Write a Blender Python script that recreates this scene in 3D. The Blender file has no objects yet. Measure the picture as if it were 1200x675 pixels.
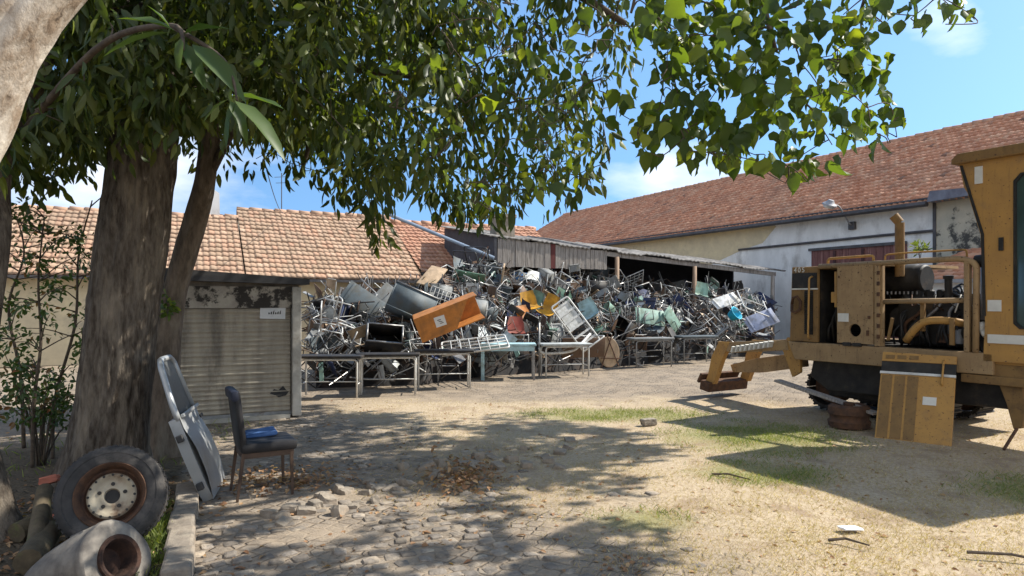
import bpy, bmesh, math, random
import numpy as np
from mathutils import Vector, Matrix, Euler, Quaternion, noise as mnoise
random.seed(7); rng = np.random.default_rng(7)
SC = bpy.context.scene; COL = SC.collection
R = math.radians; PI = math.pi
H = 1.7; F = 800.0; HY = 350.0          # eye height, focal length and horizon row of the 1200 px photograph
def G(x, y):                              # ground point seen at a pixel
    Y = H*F/(y-HY); return Vector(((x-600)/F*Y, Y, 0))
def W(x, y, Y): return Vector(((x-600)/F*Y, Y, H+(HY-y)/F*Y))
def pix(p): return 600+F*p[0]/p[1], HY-F*(p[2]-H)/p[1]
def srgb(r, g, b):
    f = lambda c: (c/12.92 if c <= .04045 else ((c+.055)/1.055)**2.4)
    return (f(r/255), f(g/255), f(b/255))
SEL = R(45)
SUN = Vector((.96*math.cos(SEL), .28*math.cos(SEL), math.sin(SEL))).normalized()

# ------------------------------------------------------------------ materials
def mat(name, c1, c2=None, scale=6, rough=.75, metal=0, bump=.15, c3=None, s3=1.5, t3=(.55,.68), stretch=(1,1,1), detail=7, spec=.35, bdist=.02, lo=.35, hi=.65, streak=None):
    m = bpy.data.materials.new(name); m.use_nodes = True
    nt = m.node_tree; N = nt.nodes; L = nt.links
    b = N['Principled BSDF']; b.inputs['Roughness'].default_value = rough; b.inputs['Metallic'].default_value = metal
    b.inputs['Specular IOR Level'].default_value = spec
    tc = N.new('ShaderNodeTexCoord'); mp = N.new('ShaderNodeMapping'); mp.inputs['Scale'].default_value = stretch
    L.new(tc.outputs['Object'], mp.inputs['Vector'])
    n1 = N.new('ShaderNodeTexNoise'); n1.inputs['Scale'].default_value = scale; n1.inputs['Detail'].default_value = detail; n1.inputs['Roughness'].default_value = .62
    L.new(mp.outputs[0], n1.inputs['Vector'])
    r1 = N.new('ShaderNodeValToRGB'); r1.color_ramp.elements[0].position = lo; r1.color_ramp.elements[1].position = hi
    c2 = c2 or tuple(v*.7 for v in c1)
    r1.color_ramp.elements[0].color = (*c1, 1); r1.color_ramp.elements[1].color = (*c2, 1)
    L.new(n1.outputs['Fac'], r1.inputs['Fac']); out = r1.outputs['Color']
    if c3:
        n2 = N.new('ShaderNodeTexNoise'); n2.inputs['Scale'].default_value = s3; n2.inputs['Detail'].default_value = 8; n2.inputs['Roughness'].default_value = .68
        L.new(mp.outputs[0], n2.inputs['Vector'])
        mr = N.new('ShaderNodeMapRange'); mr.inputs['From Min'].default_value = t3[0]; mr.inputs['From Max'].default_value = t3[1]
        L.new(n2.outputs['Fac'], mr.inputs['Value'])
        mx = N.new('ShaderNodeMix'); mx.data_type = 'RGBA'; mx.inputs[7].default_value = (*c3, 1)
        L.new(mr.outputs[0], mx.inputs[0]); L.new(out, mx.inputs[6]); out = mx.outputs[2]
    if streak:                                    # rust and dirt runs down upright sheet metal
        m2 = N.new('ShaderNodeMapping'); m2.inputs['Scale'].default_value = (9, 9, .9); L.new(tc.outputs['Object'], m2.inputs['Vector'])
        n3 = N.new('ShaderNodeTexNoise'); n3.inputs['Scale'].default_value = 2; n3.inputs['Detail'].default_value = 9; n3.inputs['Roughness'].default_value = .7; L.new(m2.outputs[0], n3.inputs['Vector'])
        q = N.new('ShaderNodeMapRange'); q.inputs['From Min'].default_value = .55; q.inputs['From Max'].default_value = .75; q.inputs['To Max'].default_value = .75; L.new(n3.outputs['Fac'], q.inputs['Value'])
        x3 = N.new('ShaderNodeMix'); x3.data_type = 'RGBA'; x3.inputs[7].default_value = (*streak, 1); L.new(q.outputs[0], x3.inputs[0]); L.new(out, x3.inputs[6]); out = x3.outputs[2]
        n4 = N.new('ShaderNodeTexNoise'); n4.inputs['Scale'].default_value = 34; n4.inputs['Detail'].default_value = 6; L.new(tc.outputs['Object'], n4.inputs['Vector'])
        q4 = N.new('ShaderNodeMapRange'); q4.inputs['From Min'].default_value = .63; q4.inputs['From Max'].default_value = .68; L.new(n4.outputs['Fac'], q4.inputs['Value'])
        x4 = N.new('ShaderNodeMix'); x4.data_type = 'RGBA'; x4.inputs[7].default_value = (.1,.055,.03,1); L.new(q4.outputs[0], x4.inputs[0]); L.new(out, x4.inputs[6]); out = x4.outputs[2]
    L.new(out, b.inputs['Base Color'])
    if bump:
        bp = N.new('ShaderNodeBump'); bp.inputs['Strength'].default_value = bump; bp.inputs['Distance'].default_value = bdist
        L.new(n1.outputs['Fac'], bp.inputs['Height']); L.new(bp.outputs[0], b.inputs['Normal'])
    return m
M = {}
M['steel'] = mat('galvanised_steel', (.33,.33,.32), (.18,.17,.165), 9, .42, .55, .05, (.13,.075,.045), 5, (.56,.72))
M['white_metal'] = mat('white_enamel', (.66,.66,.63), (.46,.45,.42), 8, .45, 0, .05, (.22,.12,.06), 5, (.6,.72))
M['grey_paint'] = mat('grey_paint', (.3,.31,.31), (.2,.2,.2), 9, .5, .1, .05, (.12,.07,.04), 5, (.58,.72))
M['dark_paint'] = mat('dark_paint', (.035,.037,.04), (.06,.055,.05), 9, .5, .1, .05, (.11,.06,.035), 5, (.6,.72))
M['rust'] = mat('rusty_metal', (.13,.065,.035), (.06,.035,.025), 14, .85, .1, .3)
for k, c in dict(mint=(.26,.41,.34), green=(.14,.27,.19), navy=(.02,.035,.1), black=(.02,.02,.022), grey=(.22,.23,.23), pale=(.5,.53,.53), white=(.74,.74,.71),
                 brown=(.13,.075,.045), orange=(.58,.225,.05), yellow=(.7,.36,.035), red=(.33,.07,.05), blue=(.06,.18,.4), turquoise=(.02,.45,.66), sky=(.42,.62,.67), tan=(.45,.32,.2), slate=(.1,.125,.14), lilac=(.33,.37,.5)).items():
    M[k] = mat(k+'_board', c, tuple(v*.7 for v in c), 7, .62, 0, .08, (c[0]*.35+.06, c[1]*.35+.045, c[2]*.3+.03), 4, (.47,.7))
M['tile'] = None
M['rubber'] = mat('weathered_rubber', (.028,.027,.026), (.055,.05,.046), 9, .85, 0, .15, (.15,.13,.11), 4, (.52,.75))
M['bark'] = mat('dark_bark', (.16,.135,.107), (.055,.042,.032), 13, .95, 0, 1.0, (.27,.225,.17), 2.5, (.5,.72), (2.0,2.0,.5), 12, .1, .035)
M['bark_pale'] = mat('pale_bark', (.62,.55,.46), (.3,.225,.16), 6, .95, 0, .9, (.1,.075,.055), 9, (.585,.65), (1,1,.7), 12, .1, .03, .4, .6)
M['bark_mid'] = mat('mid_bark', (.21,.165,.125), (.095,.075,.057), 10, .95, 0, .8, (.26,.22,.17), 3, (.5,.7), (1.6,1.6,.5), 9, .1, .04)
M['twig'] = mat('twig_bark', (.12,.09,.06), (.06,.045,.035), 20, .9, 0, .2)
M['wood'] = mat('weathered_wood', (.4,.36,.32), (.2,.175,.155), 6, .85, 0, .4, (.07,.06,.055), 3, (.55,.75), (7,7,.5))
M['wood_post'] = mat('raw_post_wood', (.36,.25,.17), (.2,.14,.1), 6, .85, 0, .3, None, 1, (.5,.6), (6,6,.5))
M['wood_red'] = mat('red_painted_plank', (.16,.04,.035), (.09,.03,.028), 6, .8, 0, .3, None, 1, (.5,.6), (6,6,.5))
M['concrete'] = mat('rough_concrete', (.34,.295,.235), (.2,.17,.135), 9, .92, 0, .5, (.12,.11,.1), 2.5, (.52,.7))
M['stone'] = mat('sett_stone', (.29,.245,.19), (.18,.15,.12), 12, .95, 0, .6, (.36,.28,.2), 6, (.52,.7))
M['asbestos'] = mat('cement_sheet', (.32,.295,.265), (.17,.155,.14), 5, .9, 0, .4, (.085,.075,.065), 2, (.47,.65))
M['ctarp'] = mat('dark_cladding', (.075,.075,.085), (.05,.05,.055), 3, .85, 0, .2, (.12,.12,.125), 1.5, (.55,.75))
M['void'] = mat('dark_boards', (.07,.072,.085), (.045,.046,.055), 3, .95, 0, .3)  # dark blue-grey boards for the shed's back and far end
M['black_fascia'] = mat('bitumen_fascia', (.04,.041,.046), (.065,.064,.066), 4, .75, 0, .25, (.12,.11,.1), 2, (.58,.75), (.5,.5,1))
M['plaster_old'] = mat('peeling_plaster', (.46,.42,.35), (.3,.27,.23), 5, .9, 0, .3, (.045,.04,.035), 2.6, (.48,.53))
M['plaster_post'] = mat('limewashed_post', (.5,.48,.43), (.33,.31,.27), 6, .9, 0, .3, (.2,.18,.15), 3, (.58,.7))
M['shutter'] = mat('dirty_shutter_metal', (.45,.4,.315), (.29,.26,.21), 2.2, .6, .15, .1, (.13,.115,.095), 1.1, (.54,.75), (2.2,1,.45))
M['cream'] = mat('cream_render', (.66,.56,.36), (.52,.44,.3), 2, .9, 0, .2, (.3,.27,.21), 1.2, (.58,.75))
M['white_wall'] = mat('white_render', (.82,.82,.8), (.66,.66,.64), 1.6, .9, 0, .25, (.4,.385,.36), 1.0, (.53,.72), (1,1,.55), 10)
M['stained'] = mat('stained_render', (.5,.46,.36), (.4,.38,.31), 3, .95, 0, .4, (.07,.07,.065), 1.6, (.5,.57))
M['gutter'] = mat('dark_gutter', (.06,.06,.064), (.11,.1,.1), 4, .6, .2, .1)
M['door_red'] = mat('red_brown_boards', (.22,.1,.085), (.13,.055,.05), 3, .8, 0, .2, (.34,.2,.18), 2, (.55,.7), (5,5,.4))
M['glass'] = mat('dark_cab_glass', (.05,.085,.08), (.035,.06,.058), 2, .08, 0, 0, None, spec=.9)
M['lamp_grey'] = mat('lamp_casing', (.33,.33,.34), (.25,.25,.25), 6, .5, .2, .05)
M['yel'] = mat('faded_yellow_paint', (.45,.245,.065), (.37,.2,.06), 4, .65, 0, .05, (.24,.15,.075), 2.2, (.54,.72), streak=(.17,.1,.05))
M['yel_dull'] = mat('dusty_yellow_paint', (.36,.24,.12), (.28,.18,.09), 5, .75, 0, .05, (.15,.1,.055), 3, (.56,.75), streak=(.12,.08,.045))
M['yel_brown'] = mat('brown_yellow_paint', (.25,.145,.05), (.19,.11,.042), 5, .7, 0, .08, (.1,.06,.03), 3, (.55,.7), streak=(.09,.06,.035))
M['mach_black'] = mat('oily_black_metal', (.018,.017,.016), (.04,.035,.03), 8, .6, .2, .2, (.08,.055,.035), 4, (.58,.72))
M['sticker'] = mat('white_sticker', (.68,.66,.6), (.58,.56,.5), 8, .6, 0, .02)
M['paper'] = mat('paper', (.74,.75,.76), (.66,.67,.68), 8, .8, 0, .02)
M['ink'] = mat('black_ink', (.03,.03,.03), (.04,.04,.04), 8, .8, 0, 0)
M['silver'] = mat('silver_car_paint', (.42,.43,.42), (.34,.345,.34), 3, .38, .35, .02, (.22,.2,.17), 2.5, (.58,.75))
M['leather'] = mat('worn_black_leather', (.012,.012,.014), (.028,.026,.025), 8, .55, 0, .2, spec=.25)
M['cushion'] = mat('blue_cushion_cloth', (.07,.15,.34), (.04,.09,.22), 8, .8, 0, .15)
M['legwood'] = mat('dark_leg_wood', (.09,.055,.035), (.05,.03,.02), 8, .6, 0, .1)
M['rimcream'] = mat('dirty_cream_rim', (.45,.39,.28), (.33,.27,.19), 8, .6, .1, .15, (.15,.08,.04), 5, (.54,.68))
M['brick'] = mat('broken_brick', (.38,.13,.085), (.26,.09,.06), 10, .9, 0, .4, (.5,.42,.36), 6, (.58,.7))
M['moss'] = mat('mossy_log', (.13,.1,.06), (.07,.055,.035), 10, .95, 0, .6, (.1,.12,.035), 4, (.52,.66), (1,1,1))
M['dryleaf'] = mat('dry_leaf_litter', (.3,.16,.075), (.17,.09,.05), 20, .9, 0, .1)

def mat_leaf(name, cols, trans=.45, rough=.45):
    m = bpy.data.materials.new(name); m.use_nodes = True
    nt = m.node_tree; N = nt.nodes; L = nt.links; N.remove(N['Principled BSDF'])
    o = N['Material Output']; g = N.new('ShaderNodeNewGeometry')
    r = N.new('ShaderNodeValToRGB'); r.color_ramp.interpolation = 'LINEAR'
    el = r.color_ramp.elements
    for i, (p, c) in enumerate(cols):
        e = el[i] if i < 2 else el.new(p)
        e.position = p; e.color = (*c, 1)
    L.new(g.outputs['Random Per Island'], r.inputs['Fac'])
    p = N.new('ShaderNodeBsdfPrincipled'); p.inputs['Roughness'].default_value = rough; p.inputs['Specular IOR Level'].default_value = .4
    t = N.new('ShaderNodeBsdfTranslucent')
    hs = N.new('ShaderNodeMix'); hs.data_type = 'RGBA'; hs.blend_type = 'MULTIPLY'; hs.inputs[0].default_value = 1; hs.inputs[7].default_value = (1.8, 1.75, .5, 1)
    L.new(r.outputs[0], hs.inputs[6]); L.new(hs.outputs[2], t.inputs['Color']); L.new(r.outputs[0], p.inputs['Base Color'])
    mx = N.new('ShaderNodeMixShader'); mx.inputs[0].default_value = trans
    L.new(p.outputs[0], mx.inputs[1]); L.new(t.outputs[0], mx.inputs[2]); L.new(mx.outputs[0], o.inputs['Surface'])
    return m
M['leaf_dark'] = mat_leaf('slender_leaf', [(0,(.038,.058,.016)),(1,(.16,.19,.035)),(.5,(.06,.09,.02)),(.88,(.11,.125,.03))], .42)
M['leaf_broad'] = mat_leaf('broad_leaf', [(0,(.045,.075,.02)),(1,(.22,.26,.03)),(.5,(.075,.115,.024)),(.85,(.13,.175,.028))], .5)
M['leaf_long'] = mat_leaf('long_leaf', [(0,(.045,.085,.022)),(1,(.085,.13,.03))], .4)
M['leaf_shrub'] = mat_leaf('shrub_leaf', [(0,(.04,.075,.02)),(1,(.1,.13,.03)),(.8,(.06,.1,.025)),(.95,(.2,.08,.03))], .35)
M['straw'] = mat_leaf('straw_blade', [(0,(.42,.33,.2)),(1,(.6,.5,.34)),(.4,(.36,.26,.16)),(.8,(.29,.26,.13))], .3, .8)
M['blade'] = mat_leaf('green_blade', [(0,(.1,.15,.035)),(1,(.24,.26,.08)),(.5,(.16,.2,.05))], .35, .7)
M['litter'] = mat_leaf('dry_leaf', [(0,(.2,.1,.05)),(1,(.42,.27,.14)),(.5,(.3,.17,.09))], .2, .8)

def mat_tile(name, cols, moss=(.12,.1,.08)):
    m = bpy.data.materials.new(name); m.use_nodes = True
    nt = m.node_tree; N = nt.nodes; L = nt.links; b = N['Principled BSDF']; b.inputs['Roughness'].default_value = .85
    uv = N.new('ShaderNodeUVMap'); fl = N.new('ShaderNodeVectorMath'); fl.operation = 'FLOOR'; L.new(uv.outputs[0], fl.inputs[0])
    wn = N.new('ShaderNodeTexWhiteNoise'); wn.noise_dimensions = '2D'; L.new(fl.outputs[0], wn.inputs['Vector'])
    r = N.new('ShaderNodeValToRGB'); el = r.color_ramp.elements
    for i, (p, c) in enumerate(cols):
        e = el[i] if i < 2 else el.new(p)
        e.position = p; e.color = (*c, 1)
    L.new(wn.outputs['Value'], r.inputs['Fac'])
    tc = N.new('ShaderNodeTexCoord'); n = N.new('ShaderNodeTexNoise'); n.inputs['Scale'].default_value = .55; n.inputs['Detail'].default_value = 9; n.inputs['Roughness'].default_value = .65
    L.new(tc.outputs['Object'], n.inputs['Vector'])
    mr = N.new('ShaderNodeMapRange'); mr.inputs['From Min'].default_value = .46; mr.inputs['From Max'].default_value = .75; mr.inputs['To Max'].default_value = .7; L.new(n.outputs['Fac'], mr.inputs['Value'])
    mx = N.new('ShaderNodeMix'); mx.data_type = 'RGBA'; mx.inputs[7].default_value = (*moss, 1)
    L.new(mr.outputs[0], mx.inputs[0]); L.new(r.outputs[0], mx.inputs[6]); L.new(mx.outputs[2], b.inputs['Base Color'])
    return m
M['tile_red'] = mat_tile('red_clay_tiles', [(0,(.44,.185,.1)),(1,(.2,.11,.075)),(.4,(.52,.235,.13)),(.7,(.57,.28,.165)),(.93,(.6,.34,.21)),(.965,(.5,.25,.15))], (.27,.175,.125))
M['tile_tan'] = mat_tile('weathered_clay_tiles', [(0,(.34,.225,.145)),(1,(.48,.335,.23)),(.5,(.4,.27,.18)),(.8,(.43,.25,.16))], (.21,.15,.105))
M['tile_mid'] = mat_tile('reddish_clay_tiles', [(0,(.38,.19,.12)),(1,(.5,.3,.2)),(.5,(.43,.22,.14)),(.8,(.45,.24,.15))], (.25,.17,.12))

# ------------------------------------------------------------------ mesh builder
class MB:
    def __init__(s): s.v = []; s.f = []; s.mi = []; s.cur = 0
    def add(s, vs, fs):
        o = len(s.v); s.v += [tuple(v) for v in vs]; s.f += [tuple(i+o for i in f) for f in fs]; s.mi += [s.cur]*len(fs); return s
    def box(s, c, size, rot=None, bev=0.0):
        bm = bmesh.new(); bmesh.ops.create_cube(bm, size=1)
        for v in bm.verts: v.co = Vector((v.co.x*size[0], v.co.y*size[1], v.co.z*size[2]))
        if bev: bmesh.ops.bevel(bm, geom=bm.edges[:], offset=bev, segments=2, affect='EDGES', profile=.5)
        m = Matrix.Translation(Vector(c)) @ (Euler(rot).to_matrix().to_4x4() if rot is not None else Matrix())
        bm.verts.index_update()
        s.add([m @ v.co for v in bm.verts], [[v.index for v in f.verts] for f in bm.faces]); bm.free(); return s
    def tube(s, pts, r, n=8, caps=True, taper=None):
        pts = [Vector(p) for p in pts]; k = len(pts); rs = r if isinstance(r, (list, tuple)) else [r]*k
        vs = []; prev = None
        for i, p in enumerate(pts):
            t = (pts[min(i+1,k-1)]-pts[max(i-1,0)])
            t = t.normalized() if t.length > 1e-9 else Vector((0,0,1))
            if prev is None:
                a = t.orthogonal().normalized()
            else:
                a = (prev - t*prev.dot(t)); a = a.normalized() if a.length > 1e-6 else t.orthogonal().normalized()
            prev = a; b = t.cross(a)
            for j in range(n):
                w = 2*PI*j/n; vs.append(p+(a*math.cos(w)+b*math.sin(w))*rs[i])
        fs = [(i*n+j, i*n+(j+1)%n, (i+1)*n+(j+1)%n, (i+1)*n+j) for i in range(k-1) for j in range(n)]
        if caps: fs += [tuple(reversed(range(n))), tuple(range((k-1)*n, k*n))]
        return s.add(vs, fs)
    def bend(s, pts, r, rad=.05, n=8):            # tube with rounded corners
        pts = [Vector(p) for p in pts]; out = [pts[0]]
        for i in range(1, len(pts)-1):
            a = (pts[i-1]-pts[i]); b = (pts[i+1]-pts[i]); d = min(rad, a.length*.45, b.length*.45)
            p0 = pts[i]+a.normalized()*d; p2 = pts[i]+b.normalized()*d
            for t in (0, .33, .67, 1): out.append(p0*(1-t)**2+pts[i]*2*t*(1-t)+p2*t*t)
        out.append(pts[-1]); return s.tube(out, r, n)
    def lathe(s, prof, n=32, m=None, closed=False):     # prof: (r, z)
        m = m or Matrix(); k = len(prof)
        vs = [m @ Vector((r*math.cos(2*PI*j/n), r*math.sin(2*PI*j/n), z)) for r, z in prof for j in range(n)]
        rows = k if closed else k-1
        fs = [(i*n+j, i*n+(j+1)%n, ((i+1)%k)*n+(j+1)%n, ((i+1)%k)*n+j) for i in range(rows) for j in range(n)]
        return s.add(vs, fs)
    def prism(s, poly, axis, a, b):               # extrude a 2-D outline along an axis from a to b
        k = len(poly)
        put = {'x': lambda p, t: (t, p[0], p[1]), 'y': lambda p, t: (p[0], t, p[1]), 'z': lambda p, t: (p[0], p[1], t)}[axis]
        vs = [put(p, a) for p in poly]+[put(p, b) for p in poly]
        fs = [tuple(range(k)), tuple(reversed(range(k, 2*k)))]+[(i, i+k, (i+1)%k+k, (i+1)%k) for i in range(k)]
        return s.add(vs, fs)
    def build(s, name, m, parent=None, smooth=False, bev=0, fix=True):
        me = bpy.data.meshes.new(name); me.from_pydata(s.v, [], s.f)
        ms = m if isinstance(m, (list, tuple)) else [m]
        for x in ms: me.materials.append(x)
        if len(ms) > 1: me.polygons.foreach_set('material_index', s.mi)
        if fix:
            bm = bmesh.new(); bm.from_mesh(me); bmesh.ops.recalc_face_normals(bm, faces=bm.faces); bm.to_mesh(me); bm.free()
        if smooth:
            me.polygons.foreach_set('use_smooth', [True]*len(me.polygons))
        me.update()
        o = bpy.data.objects.new(name, me); COL.objects.link(o)
        if parent is not None: o.parent = parent
        if bev:
            b = o.modifiers.new('bevel', 'BEVEL'); b.width = bev; b.segments = 2; b.limit_method = 'ANGLE'
        if smooth == 'auto':
            e = o.modifiers.new('split', 'EDGE_SPLIT'); e.split_angle = R(40)
        return o
def tag(o, label=None, cat=None, group=None, kind=None):
    for k, v in (('label', label), ('category', cat), ('group', group), ('kind', kind)):
        if v: o[k] = v
    return o
def thing(name, label, cat, loc=(0,0,0), rz=0, group=None, mtx=None):
    o = bpy.data.objects.new(name, None); COL.objects.link(o); o.empty_display_size = .2
    if mtx is not None: o.matrix_world = mtx
    else: o.location = loc; o.rotation_euler = (0, 0, rz)
    return tag(o, label, cat, group)
def frame(o, x, y):                              # matrix from an origin and two (nearly perpendicular) axes
    x = Vector(x).normalized(); z = x.cross(Vector(y)).normalized(); y = z.cross(x)
    m = Matrix((x, y, z)).transposed().to_4x4(); m.translation = Vector(o); return m
WIN = []                                        # gaps in the foliage through which the sun reaches a spot: (spot, radius)
def np_mesh(name, V, Fq, mats, parent=None, smooth=False, uv=None):
    me = bpy.data.meshes.new(name); V = np.asarray(V, dtype=np.float32); Fq = np.asarray(Fq, dtype=np.int32); k = Fq.shape[1]
    me.vertices.add(len(V)); me.vertices.foreach_set('co', V.ravel())
    me.loops.add(Fq.size); me.loops.foreach_set('vertex_index', Fq.ravel())
    me.polygons.add(len(Fq)); me.polygons.foreach_set('loop_start', np.arange(0, Fq.size, k, dtype=np.int32))
    if smooth: me.polygons.foreach_set('use_smooth', np.ones(len(Fq), dtype=bool))
    if uv is not None:
        l = me.uv_layers.new(name='UVMap'); l.data.foreach_set('uv', np.asarray(uv, dtype=np.float32)[Fq.ravel()].ravel())
    me.materials.append(mats); me.update(calc_edges=True); me.validate()
    o = bpy.data.objects.new(name, me); COL.objects.link(o)
    if parent is not None: o.parent = parent
    return o

# ------------------------------------------------------------------ world, sun, camera
w = bpy.data.worlds.new('World'); SC.world = w; w.use_nodes = True
nt = w.node_tree; N = nt.nodes; L = nt.links
bg = N['Background']; sky = N.new('ShaderNodeTexSky'); sky.sky_type = 'NISHITA'; sky.sun_disc = False
sky.sun_elevation = SEL; sky.sun_rotation = math.atan2(SUN.x, SUN.y); sky.air_density = 1.0; sky.dust_density = .4; sky.ozone_density = 2.5
tc = N.new('ShaderNodeTexCoord'); mp = N.new('ShaderNodeMapping'); mp.inputs['Scale'].default_value = (1,1,2.6); mp.inputs['Location'].default_value = (.3,.1,.2)
L.new(tc.outputs['Generated'], mp.inputs['Vector'])
cn = N.new('ShaderNodeTexNoise'); cn.inputs['Scale'].default_value = 1.7; cn.inputs['Detail'].default_value = 9; cn.inputs['Roughness'].default_value = .55
L.new(mp.outputs[0], cn.inputs['Vector'])
cr = N.new('ShaderNodeMapRange'); cr.inputs['From Min'].default_value = .58; cr.inputs['From Max'].default_value = .8; cr.inputs['To Max'].default_value = .8
# unseen cloud added behind the viewer for fill light, thin scattered cloud in front
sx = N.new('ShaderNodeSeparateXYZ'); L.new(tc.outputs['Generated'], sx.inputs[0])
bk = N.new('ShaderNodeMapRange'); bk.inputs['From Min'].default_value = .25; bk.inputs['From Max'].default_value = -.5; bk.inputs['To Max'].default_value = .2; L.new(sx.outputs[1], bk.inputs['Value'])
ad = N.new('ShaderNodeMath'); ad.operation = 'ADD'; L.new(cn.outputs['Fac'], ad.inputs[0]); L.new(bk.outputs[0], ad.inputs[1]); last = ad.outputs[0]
for px_, py_, near, amt in ((1175,-5,.991,.24),(1085,45,.997,.13),(830,205,.994,.19),(742,190,.9975,.1)):
    d_ = Vector(((px_-600)/F, 1, (HY-py_)/F)).normalized(); dp = N.new('ShaderNodeVectorMath'); dp.operation = 'DOT_PRODUCT'; dp.inputs[1].default_value = d_
    nz = N.new('ShaderNodeVectorMath'); nz.operation = 'NORMALIZE'; L.new(tc.outputs['Generated'], nz.inputs[0]); L.new(nz.outputs[0], dp.inputs[0])
    q = N.new('ShaderNodeMapRange'); q.interpolation_type = 'SMOOTHSTEP'; q.inputs['From Min'].default_value = near; q.inputs['From Max'].default_value = 1; q.inputs['To Max'].default_value = amt; L.new(dp.outputs['Value'], q.inputs['Value'])
    a2 = N.new('ShaderNodeMath'); a2.operation = 'ADD'; L.new(last, a2.inputs[0]); L.new(q.outputs[0], a2.inputs[1]); last = a2.outputs[0]
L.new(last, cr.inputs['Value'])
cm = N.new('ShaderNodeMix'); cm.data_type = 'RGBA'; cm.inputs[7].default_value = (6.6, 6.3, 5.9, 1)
va = N.new('ShaderNodeVectorMath'); va.operation = 'ADD'; va.inputs[1].default_value = (0,0,.3); vn = N.new('ShaderNodeVectorMath'); vn.operation = 'NORMALIZE'
L.new(tc.outputs['Generated'], va.inputs[0]); L.new(va.outputs[0], vn.inputs[0]); L.new(vn.outputs[0], sky.inputs['Vector'])
ti = N.new('ShaderNodeMix'); ti.data_type = 'RGBA'; ti.blend_type = 'MULTIPLY'; ti.inputs[0].default_value = 1; ti.inputs[7].default_value = (.76, .93, .95, 1); L.new(sky.outputs[0], ti.inputs[6])
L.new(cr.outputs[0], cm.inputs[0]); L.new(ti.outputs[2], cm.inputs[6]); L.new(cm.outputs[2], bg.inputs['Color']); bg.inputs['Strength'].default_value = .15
sl = bpy.data.lights.new('sun', 'SUN'); sl.energy = 4.5; sl.angle = R(.5); sl.color = (1, .95, .86)
so = bpy.data.objects.new('sun', sl); COL.objects.link(so); so.rotation_euler = SUN.to_track_quat('Z', 'Y').to_euler(); so.location = (8, 4, 20)
cam = bpy.data.cameras.new('camera'); co = bpy.data.objects.new('camera', cam); COL.objects.link(co)
cam.sensor_width = 36; cam.lens = 36*F/1200; cam.shift_y = (HY-337.5)/1200; cam.clip_end = 2000; cam.clip_start = .05
co.location = (0, 0, H); co.rotation_euler = (R(90), 0, 0); SC.camera = co
SC.view_settings.view_transform = 'Standard'; SC.view_settings.look = 'None'; SC.view_settings.gamma = 1; SC.view_settings.exposure = .88
SC.cycles.max_bounces = 8; SC.cycles.transparent_max_bounces = 8

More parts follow.
